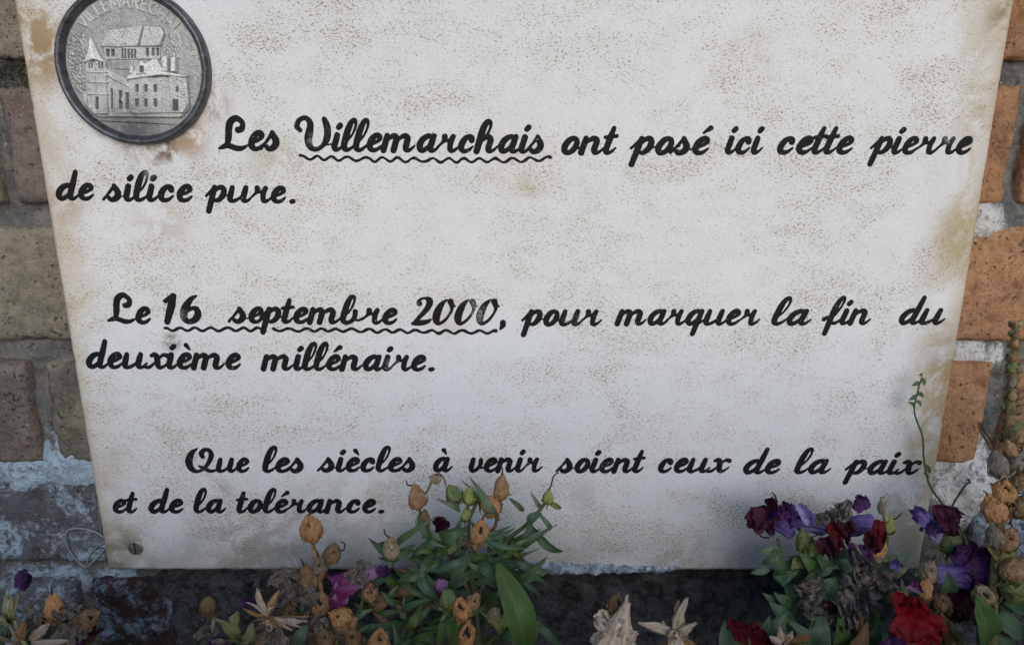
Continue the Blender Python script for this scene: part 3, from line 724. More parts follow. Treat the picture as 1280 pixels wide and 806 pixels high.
# manor house
raise_([(425, 415), (735, 408), (752, 600), (440, 608)], .00125); raise_([(640, 405), (735, 408), (752, 600), (655, 606)], .00140)
raise_([(418, 415), (460, 375), (520, 335), (575, 305), (620, 380), (738, 402), (735, 412), (600, 400), (425, 424)], .00185)
raise_([(478, 395), (478, 352), (502, 318), (528, 350), (528, 392)], .0021); cut(rect(492, 352, 514, 388))
raise_(rect(612, 296, 640, 380), .0022); raise_(rect(655, 305, 682, 382), .0021); raise_(rect(436, 345, 455, 392), .0016)
for y0, y1 in ((450, 490), (525, 567)):
    for x in (463, 510, 560): cut(rect(x, y0, x + 17, y1))
cut(rect(678, 462, 690, 490)); cut(rect(660, 530, 690, 590)); raise_(rect(668, 540, 682, 590), .0012)
raise_([(222, 608), (720, 600), (715, 625), (240, 622)], .0009)
raise_([(215, 630), (690, 655), (690, 662), (225, 640)], .0007)
tex = (Hh > .0009); Hh += tex * (NG * .00011); Hh += NF * .00005
rr = np.hypot(X - cx, Z - cz); Hh *= np.clip((.965 - rr / half) / .05, 0, 1); TONE = np.where(Hh > .00155, 3, np.where(Hh > .0005, 2, 0)); Hh += .0004 * np.clip(1 - (rr / half) ** 2, 0, 1) - .0002  # TONE by height paints the relief's light and shade
idx = -np.ones((N, N), int); V = []; Fc = []; MI = []
okm = rr <= half; YF += .0006
for j in range(N):
    for i in range(N):
        if okm[j, i]: idx[j, i] = len(V); V.append((gx[i], YF - Hh[j, i] * 1.75, gz[j]))
for j in range(N - 1):
    for i in range(N - 1):
        q = (idx[j, i], idx[j, i + 1], idx[j + 1, i + 1], idx[j + 1, i])
        if min(q) >= 0: Fc.append(q); MI.append(1 if WIN_SHADE[j, i] and WIN_SHADE[j + 1, i + 1] else int(TONE[j, i]))
link('village_relief', V, Fc, [M_pew, M_wshade, M_pewb, M_pewr], medal, MI)
CAP = {'V': [[(0, 1), (.35, 0), (.7, 1)]], 'I': [[(0, 0), (0, 1)]], 'L': [[(0, 1), (0, 0), (.5, 0)]], 'E': [[(.5, 1), (0, 1), (0, 0), (.5, 0)], [(0, .52), (.42, .52)]],
       'M': [[(0, 0), (.1, 1), (.45, .25), (.8, 1), (.9, 0)]], 'A': [[(0, 0), (.36, 1), (.72, 0)], [(.14, .36), (.58, .36)]], 'R': [[(0, 0), (0, 1), (.4, 1), (.55, .85), (.55, .65), (.4, .5), (0, .5)], [(.28, .5), (.58, 0)]],
       'C': [[(.68, .86), (.45, 1), (.2, .95), (.0, .65), (.0, .35), (.2, .05), (.45, 0), (.68, .14)]], 'H': [[(0, 0), (0, 1)], [(.6, 0), (.6, 1)], [(0, .5), (.6, .5)]], "'": [[(0, 1.15), (.2, 1.4)]]}
CW = {'V': .7, 'I': .0, 'L': .5, 'E': .5, 'M': .9, 'A': .72, 'R': .58, 'C': .68, 'H': .6}
name = 'VILLEMARÉCHAL'; seq = [('E' if ch == 'É' else ch) for ch in name]
gap = .34; tot = sum(CW[c] for c in seq) + gap * (len(seq) - 1)
hL = .0052; rb = MED_R * .72; strokes = []
a0, a1 = R(140), R(34)                                 # the arc the name runs along
x = 0
for ch0, ch in zip(name, seq):
    parts = CAP[ch] + ([[(.22, 1.12), (.40, 1.32)]] if ch0 == 'É' else [])
    for s in parts:
        o_ = []
        dense = []
        for (p, q) in zip(s[:-1], s[1:]): dense += [(p[0] + (q[0] - p[0]) * t / 3, p[1] + (q[1] - p[1]) * t / 3) for t in range(3)]
        dense.append(s[-1])
        for ux, uy in dense:
            an = a0 + (a1 - a0) * (x + ux) / tot; rad = rb + uy * hL
            o_.append((cx + rad * math.cos(an), cz + rad * math.sin(an), .00056))
        strokes.append(o_)
    x += CW[ch] + gap
k = NM('letter_lit_pewter'); o = k.coord(); M_let = k.done(k.mix(k.noise(400, 3, .6, o), (.55, .54, .54), (.70, .69, .68)), .42, .3)  # letters lightened: relief light put into their colour
sdf_mesh(strokes, .00016, .0012, 'raised_lettering', M_let, medal, YF + .0001)

# ------------------------------------------------------------------ dried glue outline and pale crust
k = NM('dried_glue'); M_glue = k.done(k.mix(k.noise(200, 3, .6, k.coord()), (.14, .18, .21), (.30, .35, .38)), .3)
mb = MB(); gp = [(132, 672), (118, 664), (100, 660), (86, 662), (82, 672), (86, 686), (96, 700), (107, 708), (116, 702), (126, 692), (132, 684)]
tube(mb, [P(a, b, -YB + .0012) for a, b in gp], [.0006] * len(gp), 8, 5, 0, .3)
tube(mb, [P(a, b, -YB + .0012) for a, b in ((108, 707), (112, 694), (120, 684), (131, 678))], [.0003, .0005, .0005, .0002], 6, 5)
tube(mb, [P(a, b, -YB + .0012) for a, b in ((126, 668), (124, 640), (122, 610))], [.0003, .0003, .0002], 6, 5)
gl = mb.build('dried_glue_bead', M_glue); tag(gl, 'heart-shaped bead of dried glue on the stained brick left of the plaque', 'glue bead')
gl.location = (0, 0, 0)
mb = MB()
def crust_fn(a, b):
    px = 628 + (850 - 628) * a; wv = noise.fractal(Vector((a * 14, 2, 0)), 1, 2, 4)
    hgt = (1 - a) ** .6 * 1.0; top = 699 + 9 * a + 2.5 * noise.noise(Vector((a * 22, 9, 1))); bot = 714 + 7 * hgt * (math.sin(min(1, a * 6) * math.pi / 2)) + 3 * wv
    py = top + (bot - top) * b; p = P(px, py, 0)
    e = math.sin(math.pi * b); d = .0045 * e * (1 - a * .75) * min(1, a * 10) + .0022 * e * noise.fractal(Vector((p.x * 210, p.z * 210, 3)), .9, 2, 5)
    return (p.x, -max(d, -.001) + .0004 + (.010 * max(0, b - .8) * 5), p.z + .0012 * noise.noise(Vector((p.x * 300, p.z * 300, 8))))
V, Fc = grid(260, 22, crust_fn); mb.add(V, Fc)
cr = mb.build('mortar_crust', M_crust, plaque)
# ------------------------------------------------------------------ the snapdragons: materials
def pod_mat(name, a, b, c):
    k = NM(name); o = k.coord(); n1 = k.noise(150, 5, .7, o, .8); n2 = k.noise(650, 4, .7, o, .8)
    st = k.noise(1.0, 4, .7, k.coord('Object', (520, 520, 150), (R(14), R(9), 0)))
    col = k.mix(k.step(n1, .38, .60), a, b); col = k.mix(k.math('MULTIPLY', k.step(st, .50, .68), .75), col, c)
    col = k.mix(k.math('MULTIPLY', k.step(n2, .54, .70), .65), col, tuple(x * .6 for x in c)); col = k.mix(k.math('MULTIPLY', k.step(k.noise(260, 4, .7, o, .4), .58, .70), .55), col, tuple(min(.75, x * 1.25 + .07) for x in a))
    k.bump(k.math('ADD', st, n2), .9, .0010)
    return k.done(col, .66, spec=.22, trans=.2)
POD = {'orange': pod_mat('orange_pod_husk', (.60, .30, .115), (.45, .25, .115), (.17, .095, .05)),
       'tan': pod_mat('tan_pod_husk', (.43, .26, .145), (.32, .18, .09), (.15, .10, .06)),
       'brown': pod_mat('brown_pod_husk', (.20, .125, .07), (.27, .17, .09), (.10, .065, .04)),
       'grey': pod_mat('grey_pod_husk', (.26, .225, .18), (.19, .155, .115), (.11, .085, .06)),
       'pale': pod_mat('pale_pod_husk', (.38, .31, .20), (.30, .235, .135), (.14, .11, .07)),
       'green': pod_mat('green_pod_husk', (.13, .19, .075), (.20, .24, .10), (.10, .12, .05)),
       'lime': pod_mat('yellow_green_pod_husk', (.36, .37, .10), (.28, .31, .12), (.15, .18, .07))}
k = NM('pod_inside'); M_in = k.done((.020, .012, .007), .95)
def leaf_mat(name, a, b, edge, spec=.35):
    k = NM(name); uv = k.coord('UV'); U = k.xyz(uv); o = k.coord()
    n1 = k.noise(120, 4, .6, o); mid = k.step(k.math('ABSOLUTE', k.math('SUBTRACT', U[0], .5)), .05, .012)
    rim = k.step(k.math('ABSOLUTE', k.math('SUBTRACT', U[0], .5)), .46, .5)
    vein = k.math('SINE', k.math('ADD', k.math('MULTIPLY', U[1], 60), k.math('MULTIPLY', k.math('ABSOLUTE', k.math('SUBTRACT', U[0], .5)), -38)))
    c = k.mix(k.step(n1, .3, .7), a, b); c = k.mix(k.math('MULTIPLY', k.step(vein, .75, 1), .08), c, edge)
    c = k.mix(k.math('MULTIPLY', mid, .6), c, edge); c = k.mix(k.math('MULTIPLY', rim, .35), c, edge)
    c = k.mix(k.math('MULTIPLY', k.rand(), .35), c, (a[0] * 1.5 + .02, a[1] * 1.25, a[2] * .7))
    c = k.mix(k.math('MULTIPLY', k.step(k.noise(420, 3, .7, o), .66, .72), .6), c, (.16, .15, .07))
    k.bump(k.math('ADD', k.math('MULTIPLY', vein, .10), n1), .35, .0008)
    return k.done(c, .48, spec=spec, trans=.22)
LEAF = {'green': leaf_mat('blue_green_leaf', (.045, .095, .052), (.065, .12, .060), (.14, .20, .105)),
        'grey': leaf_mat('grey_green_leaf', (.075, .13, .085), (.10, .155, .10), (.18, .24, .15)),
        'fresh': leaf_mat('fresh_green_leaf', (.055, .11, .03), (.08, .14, .042), (.14, .19, .075)),
        'yellow': leaf_mat('yellowing_leaf', (.13, .15, .045), (.17, .17, .065), (.21, .21, .1)),
        'dry': leaf_mat('dry_leaf', (.20, .125, .07), (.13, .08, .05), (.27, .2, .12), .2)}
def fibre_mat(name, a, b, c, sc=500):
    k = NM(name); uv = k.coord('UV', (40, 3, 1)); o = k.coord()
    n1 = k.noise(1.0, 4, .65, uv); n2 = k.noise(sc, 4, .7, o)
    col = k.mix(k.step(n1, .32, .68), a, b); col = k.mix(k.math('MULTIPLY', k.step(n2, .5, .7), .7), col, c)
    k.bump(k.math('ADD', n1, n2), .8, .0009); return k.done(col, .75, spec=.2, trans=.1)
M_straw = fibre_mat('bleached_straw', (.68, .58, .47), (.52, .40, .28), (.24, .14, .08))
M_strawo = fibre_mat('rusty_straw', (.50, .30, .14), (.36, .20, .09), (.2, .1, .05))
M_strawg = fibre_mat('greenish_straw', (.36, .38, .20), (.26, .30, .14), (.44, .40, .26))
M_withered = fibre_mat('withered_petal', (.16, .135, .115), (.24, .205, .175), (.07, .05, .04), 300)
M_stem = fibre_mat('green_stem', (.085, .12, .05), (.13, .155, .07), (.16, .11, .06))
M_stemd = fibre_mat('dry_stem', (.20, .125, .065), (.29, .19, .10), (.12, .07, .04))
M_stemr = fibre_mat('reddish_stem', (.16, .06, .05), (.13, .09, .05), (.08, .04, .03))
M_style = fibre_mat('dark_thread', (.06, .03, .025), (.09, .045, .035), (.03, .018, .016))
M_stemm = fibre_mat('mottled_olive_stem', (.16, .155, .07), (.20, .16, .08), (.11, .07, .04))
def petal_mat(name, base, tip, vein, sheen=.3):
    k = NM(name); uv = k.coord('UV'); U = k.xyz(uv); o = k.coord(); n1 = k.noise(140, 5, .68, o, .8)
    uvs = k.coord('UV', (26, 2.2, 1)); st = k.noise(1.0, 3, .6, uvs)
    f = k.math('ADD', U[1], k.math('MULTIPLY', k.math('SUBTRACT', n1, .5), .9))
    c = k.mix(k.step(f, .22, .70), base, tip); c = k.mix(k.math('MULTIPLY', k.step(st, .50, .66), .55), c, vein)
    k.bump(k.math('ADD', st, n1), .6, .0009)
    k.b.inputs['Sheen Weight'].default_value = sheen; k.b.inputs['Sheen Roughness'].default_value = .4
    k.b.inputs['Sheen Tint'].default_value = (*[min(1, x * 2.5 + .03) for x in tip], 1)
    return k.done(c, .58, spec=.25, trans=.2)
PET = {'violet': petal_mat('violet_petal', (.15, .11, .29), (.05, .022, .125), (.085, .05, .19)),
       'lilac': petal_mat('lilac_petal', (.31, .26, .44), (.10, .06, .21), (.14, .09, .26)),
       'maroon': petal_mat('maroon_petal', (.06, .009, .024), (.030, .004, .013), (.075, .008, .022)),
       'plum': petal_mat('plum_petal', (.065, .022, .095), (.03, .009, .045), (.085, .022, .10)),
       'red': petal_mat('scarlet_petal', (.21, .003, .009), (.14, .002, .006), (.25, .006, .012), .02),
       'darkred': petal_mat('dark_red_petal', (.10, .003, .009), (.065, .002, .007), (.13, .005, .011), .03),
       'magenta': petal_mat('magenta_petal', (.30, .17, .31), (.13, .012, .075), (.20, .04, .14))}

# ------------------------------------------------------------------ the snapdragons: shapes
RIGHT = Vector((1, 0, 0)); TOW = Vector((0, -CT, ST)); UPC = Vector((0, ST, CT))
def imgdir(deg, tow=0.0):
    a = R(deg); return (RIGHT * math.sin(a) + UPC * math.cos(a) + TOW * tow).normalized()
import bmesh
_bm = bmesh.new(); bmesh.ops.create_icosphere(_bm, subdivisions=5, radius=1); _bm.verts.ensure_lookup_table()
ICO_V = np.array([v.co[:] for v in _bm.verts]); ICO_F = [tuple(v.index for v in f.verts) for f in _bm.faces]; _bm.free()
_bm = bmesh.new(); bmesh.ops.create_icosphere(_bm, subdivisions=3, radius=1); _bm.verts.ensure_lookup_table()
ICO3_V = np.array([v.co[:] for v in _bm.verts]); ICO3_F = [tuple(v.index for v in f.verts) for f in _bm.faces]; _bm.free()

def leaf_mesh(mb, p0, p1, w, sag=.12, nrm=None, fold=.35, twist=0.0, blunt=.85, m=0, nu=6, nv=14, wave=.08, seed=None):
    p0, p1 = Vector(p0), Vector(p1); ax = p1 - p0; L = ax.length; t0 = ax.normalized(); seed = random.random() * 99 if seed is None else seed
    nrm = Vector(nrm) if nrm is not None else (TOW + Vector((random.uniform(-.5, .5), 0, random.uniform(.0, .6)))).normalized()
    nrm = (nrm - t0 * nrm.dot(t0)); nrm = nrm.normalized() if nrm.length > 1e-4 else t0.orthogonal().normalized()
    side = t0.cross(nrm).normalized(); V = []; U = []
    for j in range(nv + 1):
        t = j / nv; c = p0 + ax * t + nrm * (L * sag * math.sin(math.pi * t) ** 1.0) - nrm * (L * sag * .6 * t * t)
        ww = w * .5 * max(.02, (math.sin(math.pi * min(1, t ** blunt * .97 + .03)) ** .8))
        an = twist * t; s = side * math.cos(an) + nrm * math.sin(an); n2 = nrm * math.cos(an) - side * math.sin(an)
        for i in range(nu + 1):
            u = i / nu * 2 - 1
            wv = 1.6 * wave * w * noise.noise(Vector((u * 1.2 + seed, t * 4.5, seed * .7)))
            V.append(c + s * (u * ww) + n2 * (fold * abs(u) ** 1.3 * ww + wv * (.3 + abs(u)))); U.append((i / nu, t))
    mb.add(V, [(j * (nu + 1) + i, j * (nu + 1) + i + 1, (j + 1) * (nu + 1) + i + 1, (j + 1) * (nu + 1) + i) for j in range(nv) for i in range(nu)], m, U)

def sheet(mb, c, u, v, w, h, amp=.25, folds=3, seed=0, m=0, n=18, curl=.6, ragged_=.12):
    """a crumpled petal lobe growing from c along v, spread along u"""
    u, v = Vector(u).normalized(), Vector(v).normalized(); nn = u.cross(v).normalized(); V = []; U = []
    for j in range(n + 1):
        t = j / n
        for i in range(n + 1):
            s = i / n * 2 - 1
            prof = (.42 + .58 * math.sin(math.pi * min(1, .12 + t * .80)) ** .7)
            rag = 1 + ragged_ * noise.noise(Vector((s * 3 + seed, t * 3, seed * 1.7))) * (t + abs(s))
            x = s * w * .5 * prof * rag; y = h * (t * rag - .22 * s * s * t)
            q = Vector((s * 1.1 + seed * 3.1, t * 1.3, seed))
            d = amp * h * (.55 * math.sin(folds * math.pi * s + 3 * noise.noise(q) + seed) * (.25 + .75 * t) + .8 * noise.fractal(q * 1.7, .8, 2, 4) * (.3 + t) + .22 * math.sin(15 * s + 7 * noise.noise(q * 2.5)) * noise.noise(q * 2 + Vector((3, 3, 3))))
            d += curl * h * .5 * (t * t) * (1 if (seed * 10) % 2 < 1 else -.7) + curl * h * .25 * s * s
            V.append(Vector(c) + u * (x + .12 * h * noise.noise(q * 2 + Vector((5, 5, 5)))) + v * (y + .10 * h * noise.noise(q * 2 + Vector((9, 1, 3)))) + nn * d); U.append((i / n, t))
    mb.add(V, [(j * (n + 1) + i, j * (n + 1) + i + 1, (j + 1) * (n + 1) + i + 1, (j + 1) * (n + 1) + i) for j in range(n) for i in range(n)], m, U)

def crumple_tube(mb, p0, p1, r0, r1, seed=0, m=0, nseg=64, nl=24, amp=.24, sag=0.0):
    p0, p1 = Vector(p0), Vector(p1); ax = p1 - p0; t0 = ax.normalized(); a = t0.orthogonal().normalized(); b = t0.cross(a); V = []; U = []
    for j in range(nl + 1):
        t = j / nl; c = p0 + ax * t - Vector((0, 0, 1)) * sag * ax.length * math.sin(math.pi * t)
        r = r0 + (r1 - r0) * t ** .8
        for i in range(nseg):
            an = 2 * math.pi * i / nseg
            q = Vector((math.cos(an) * 1.4 + seed * 5, math.sin(an) * 1.4, t * 2.2 + seed))
            rr = r * (1 + amp * noise.fractal(q, 1, 2, 3) + amp * .45 * math.sin(7 * an + 4 * noise.noise(q)) + amp * .22 * math.sin(17 * an + 5 * noise.noise(q * 1.5)))
            V.append(c + (a * math.cos(an) + b * math.sin(an) * .78) * rr); U.append((i / nseg, t * .8))
    Fc = [(j * nseg + i, j * nseg + (i + 1) % nseg, (j + 1) * nseg + (i + 1) % nseg, (j + 1) * nseg + i) for j in range(nl) for i in range(nseg)]
    Fc.append(tuple(range(nseg))[::-1]); mb.add(V, Fc, m, U)

class Plant:
    def __init__(s, name, label, cat, px, d, group=None):
        p = P(px, 790, d); s.root = Vector((p.x, -d, 0)); s.d = d
        s.o = thing(name, label, cat, s.root, group); s.n = 0
    def pts(s, L): return [P(a[0], a[1], a[2] if len(a) > 2 else s.d) for a in L]
    def stem(s, L, r0=.0011, r1=.0007, mat=None, root=False, name='stem', jit=.15):
        q = s.pts(L)
        if root:
            f = q[0]; g = Vector((s.root.x, s.root.y, -.004)); q = [g, g * .55 + f * .45 + Vector((random.uniform(-.004, .004), 0, 0))] + q
        mb = MB(); n = len(q); tube(mb, q, [r0 + (r1 - r0) * i / (n - 1) for i in range(n)], 8, 6, 0, jit)
        return mb.build(name, mat or M_stem, s.o)
    def pod(s, x, y, w, h, ang=0, holes=(), kind='orange', d=None, tow=.15, calyx='dry', style=None, stalk=True, seed=None):
        d = s.d if d is None else d; seed = random.random() * 50 if seed is None else seed
        c = P(x, y, d); mp = MPP(x, y, d); ax = imgdir(ang, tow); a = ax.cross(TOW).normalized(); b = ax.cross(a).normalized()
        rw, rl = w * mp * .46, h * mp * .53
        hd = []
        for ux, uy, rho in holes:
            z = math.sqrt(max(.05, 1 - ux * ux - uy * uy)); hd.append(((RIGHT * ux + UPC * uy + TOW * z).normalized(), rho * 1.38))
        D = ICO_V; V = []; inner = np.zeros(len(D), bool)
        for i, q in enumerate(D):
            dirw = a * q[0] + b * q[1] + ax * q[2]
            t = q[2]; f = 1 - .24 * t + .15 * noise.noise(Vector((q[0] * 1.3 + seed, q[1] * 1.3, q[2] * 1.3)))
            f += .06 * noise.fractal(Vector((q[0] * 3.2 + seed, q[1] * 3.2, q[2] * 2.0)), .8, 2, 4) - .07 * (1 - min(1, 5 * abs(noise.noise(Vector((q[0] * 3 + seed, q[1] * 3, q[2] * 1.6)))))) - .02 * abs(noise.noise(Vector((q[0] * 12 + seed, q[1] * 12, q[2] * 7))))
            cre = abs(q[0] + .15 * noise.noise(Vector((t * 2, seed, 0)))); f -= .08 * math.exp(-(cre / .10) ** 2) * (1 - abs(t) * .6)
            dep = 1.0
            for hv, rho in hd:
                an = math.acos(max(-1, min(1, dirw.dot(hv))))
                an *= 1 + .28 * noise.noise(dirw * 3.5 + Vector((seed, 0, 0)))
                if an < rho:
                    dep = min(dep, .42 + .58 * max(0, min(1, (an / rho - .66) / .34))); inner[i] |= an < rho * .93
                elif an < rho * 1.6: f += .11 * (1 - (an / rho - 1) / .6) * (1 + noise.noise(dirw * 9 + Vector((seed, 2, 2))))
            tipf = 1 + (.36 + .3 * noise.noise(Vector((q[0] * 4, q[1] * 4, seed)))) * (max(0, t - .6) / .4) ** 1.5
            V.append(c + ((a * q[0] + b * q[1]) * rw + ax * (q[2] * rl * tipf)) * f * dep)
        MI = [1 if inner[f0] and inner[f1] and inner[f2] else 0 for f0, f1, f2 in ICO_F]
        o = link('seed_pod', V, ICO_F, [POD[kind], M_in], s.o, MI)
        base = c - ax * rl * .9
        if calyx:
            mb = MB(); m_ = {'dry': M_strawo, 'green': LEAF['fresh'], 'grey': LEAF['dry'], 'yellow': LEAF['yellow'], 'straw': M_straw}[calyx]
            for q in range(5):
                an = 2 * math.pi * q / 5 + seed; out = (a * math.cos(an) + b * math.sin(an))
                L = rl * random.uniform(1.0, 1.7)
                leaf_mesh(mb, base + out * rw * .12, base + out * rw * random.uniform(1.0, 1.5) + ax * L * random.uniform(.1, .65), rw * .85, .22, -ax + out * .4, .4, random.uniform(-.5, .5), .8, 0, 4, 8, .25)
            mb.build('calyx', m_, o)
        if style is None and kind not in ('green', 'lime') and w > 15 and random.random() < .75:
            e_ = P(x, y, d) + ax * rl * 1.0; ex, ey = PX(e_); sg_ = random.choice((-1, 1)); style = [(ex + sg_ * random.uniform(1, 3), ey - random.uniform(3, 6)), (ex + sg_ * random.uniform(3, 7), ey - random.uniform(4, 11))]
        if style:
            mb = MB(); q = [c + ax * rl * .92] + [P(xx, yy, d) for xx, yy in style]
            tube(mb, q, [.00042] * (len(q) - 1) + [.00030], 6, 5); mb.build('style', M_style, o)
        if stalk:
            mb = MB(); g = base - ax * rl * .55 - Vector((0, 0, rl * .45)); tube(mb, [base + ax * rl * .1, base - ax * rl * .25, g], [rw * .20, rw * .14, rw * .12], 7, 4, 0, .2); mb.build('pod_stalk', M_stemd if calyx in ('dry', 'grey', 'straw') else M_stem, o)
        return o
    def leaf(s, p0, p1, w, kind='green', sag=.12, fold=.35, twist=0.0, blunt=.85, nrm=None, wave=.08):
        mb = MB(); a, b = s.pts([p0, p1]); mp = MPP(p0[0], p0[1], s.d)
        leaf_mesh(mb, a, b, w * mp, sag, nrm, fold, twist, blunt, 0, 6, 14, wave); return mb.build('leaf', LEAF[kind], s.o)
    def flower(s, p0, p1, w0, w1, tube_c='violet', lobe_c='maroon', lobes=5, size=1.0, seed=1, d=None, amp=.26, name='wilted_flower', sag=0.0):
        """wilted snapdragon bloom: crumpled tube from p0 to the mouth p1 with ruffled lobes"""
        rnd = random.Random(seed); a, b = s.pts([p0, p1]); mp = MPP(p0[0], p0[1], s.d); ax = (b - a); t0 = ax.normalized()
        mb = MB(); crumple_tube(mb, a, b, w0 * mp * .5, w1 * mp * .5, seed, 0, sag=sag)
        s1 = t0.cross(TOW).normalized(); s2 = t0.cross(s1).normalized()
        for q in range(lobes):
            an = 2 * math.pi * q / lobes + rnd.random(); out = s1 * math.cos(an) + s2 * math.sin(an)
            v = (out * rnd.uniform(.4, 1.0) + t0 * rnd.uniform(-.1, .9) - Vector((0, 0, .25))).normalized(); u = v.cross(t0 + out * .3 + Vector((rnd.uniform(-.4, .4), 0, rnd.uniform(-.4, .4)))).normalized()
            h = w1 * mp * rnd.uniform(.65, 1.0) * size
            sheet(mb, b - t0 * w1 * mp * .2 + out * w1 * mp * .28, u, v, h * rnd.uniform(1.0, 1.4), h, amp, rnd.choice((1, 2, 2)), rnd.random() * 9, 1, 18, rnd.uniform(.3, .9))
        return mb.build(name, [PET[tube_c], PET[lobe_c]], s.o)
    def petals(s, L, lobe_c, seed=1, name='wilted_flower', amp=.28):
        """separate crumpled petals: (x, y, direction deg, width px, height px)"""
        mb = MB(); rnd = random.Random(seed); mats = []
        for e in L:
            x, y, deg, w, h = e[:5]; col = e[5] if len(e) > 5 else lobe_c
            if PET[col] not in mats: mats.append(PET[col])
            mp = MPP(x, y, s.d); v = imgdir(deg, rnd.uniform(-.15, .35)); u = v.cross(TOW + RIGHT * rnd.uniform(-.3, .3)).normalized()
            sheet(mb, P(x, y, s.d + rnd.uniform(-.002, .003)), u, v, w * mp, h * mp, amp, rnd.choice((1, 2, 3)), rnd.random() * 9, mats.index(PET[col]), 22, rnd.uniform(.15, .5))
        return mb.build(name, mats, s.o)
    def clump(s, x, y, w, h, mat=None, seed=1, n=7, name='withered_bloom'):
        mb = MB(); rnd = random.Random(seed); mp = MPP(x, y, s.d)
        for q in range(n):
            v = imgdir(rnd.uniform(0, 360), rnd.uniform(-.2, .9)); u = v.cross(TOW + Vector((rnd.uniform(-.6, .6), 0, rnd.uniform(-.6, .6)))).normalized(); hh = rnd.uniform(.35, .62) * max(w, h) * mp
            sheet(mb, P(x + rnd.uniform(-.28, .28) * w, y + rnd.uniform(-.28, .28) * h, s.d + rnd.uniform(0, .004)), u, v, hh * rnd.uniform(.6, 1.1), hh, .42, rnd.choice((2, 3)), rnd.random() * 9, 0, 18, 1.0, .25)
        return mb.build(name, mat or M_withered, s.o)
    def bell(s, p0, p1, w0, w1, seed=1, mat=None, name='dry_bloom'):
        a, b = s.pts([p0, p1]); mp = MPP(p0[0], p0[1], s.d); t0 = (b - a).normalized(); e1 = t0.cross(TOW).normalized(); e2 = t0.cross(e1); V = []; U = []; N = 72; M = 26
        for j in range(M + 1):
            t = j / M; c = a + (b - a) * t
            for i in range(N):
                an = 2 * math.pi * i / N; cs, sn = math.cos(an), math.sin(an)
                r = mp * .5 * (w0 + (w1 - w0) * t ** 1.25); f = 1 + .13 * math.sin(9 * an + 2 * noise.noise(Vector((cs, sn, t * 2 + seed)))) * (.3 + t) + .07 * math.sin(26 * an + 4 * noise.noise(Vector((cs * 2, sn * 2, t * 3)))) + .30 * noise.fractal(Vector((cs * 1.6 + seed, sn * 1.6, t * 2.4)), .9, 2, 4)
                V.append(c + (e1 * cs + e2 * sn * .8) * r * f + t0 * (.12 * r * math.sin(5 * an + seed) * t)); U.append((i / N, t))
        mb = MB(); mb.add(V, [(j * N + i, j * N + (i + 1) % N, (j + 1) * N + (i + 1) % N, (j + 1) * N + i) for j in range(M) for i in range(N)], 0, U); return mb.build(name, mat or M_straw, s.o)
    def straws(s, x, y, tips, w=7, mat=None, name='dry_sepal'):
        """split, bleached calyx: tapering curled straws fanning out from one point"""
        for tx, ty, *rest in tips:
            mb = MB(); dd = rest[0] if rest else s.d; m_ = rest[1] if len(rest) > 1 else (mat or M_straw); ww = rest[2] if len(rest) > 2 else w
            a, b = P(x, y, s.d), P(tx, ty, dd); mp = MPP(x, y, s.d); k_ = (a + b) / 2 + Vector((random.uniform(-1, 1), -random.uniform(0, 1), random.uniform(-.6, 1))) * ww * mp * .5
            rnd = random.Random(int(tx * 7 + ty * 13)); q = catmull([a, k_ + Vector((0, 0, rnd.uniform(-.002, .002))), b], 10); L = len(q); t0 = (b - a).normalized()
            sd_ = t0.cross(TOW).normalized(); V = []; U = []; NU = 14; seed = rnd.random() * 50
            for i in range(L):
                t = i / (L - 1); tw = rnd.random() * 0 + (t - .3) * (seed % 2.2 - 1.1); s1 = sd_ * math.cos(tw) + TOW * math.sin(tw); n1 = TOW * math.cos(tw) - sd_ * math.sin(tw)
                wd = ww * mp * .52 * (.45 + .75 * math.sin(math.pi * min(1, .12 + .8 * t)) ) * (1 - .55 * t ** 3) * (1 + .35 * noise.noise(Vector((t * 4, seed, 1))))
                for u in range(NU + 1):
                    an = (u / NU * 2 - 1) * 2.5
                    rr = 1 + .30 * math.cos(5 * an + seed) + .35 * noise.noise(Vector((an * 1.5, t * 5, seed)))
                    V.append(Vector(q[i]) + s1 * (math.sin(an) * wd * rr) + n1 * (math.cos(an) * wd * .62 * rr) + t0 * (ww * mp * .5 * noise.noise(Vector((an * 2, 3, seed))) * (t > .85))); U.append((u / NU, t))
            mb.add(V, [(i * (NU + 1) + u, i * (NU + 1) + u + 1, (i + 1) * (NU + 1) + u + 1, (i + 1) * (NU + 1) + u) for i in range(L - 1) for u in range(NU)], 0, U)
            mb.build(name, m_, s.o)
GRP = 'snapdragon plants going to seed below the plaque'
# ------------------------------------------------------------------ plant in the middle: leafy, with open orange pods
random.seed(21)
C = Plant('snapdragon_plant', 'leafiest green snapdragon, in front of the word venir, with open orange seed pods', 'plant', 596, .062, GRP)
C.stem([(598, 812, .066), (593, 745, .060), (588, 695, .052), (586, 655, .045), (594, 632, .040), (600, 618, .040)], .0016, .0008, root=True)
C.stem([(590, 745, .058), (566, 705, .052), (541, 672, .046), (527, 645, .044), (524, 628, .044), (535, 612, .042), (541, 596, .040)], .0012, .0006, M_stemm)
C.stem([(590, 715, .056), (620, 684, .050), (655, 658, .044), (674, 638, .040), (684, 624, .040)], .0012, .0009)
C.stem([(588, 680, .050), (616, 662, .046), (622, 640, .044), (626, 615, .042)], .0011, .0007, M_stemr)
C.stem([(541, 595, .040), (549, 592, .040), (555, 598, .040), (557, 606, .040)], .0005, .0004, M_stemr)
C.stem([(588, 800, .066), (560, 770, .066), (540, 745, .064), (520, 720, .06)], .0013, .0007)
C.stem([(604, 812, .07), (622, 790, .070), (634, 770, .070)], .0011, .0006)
C.stem([(588, 790, .075), (580, 775, .078)], .0011, .0009, M_stemd)
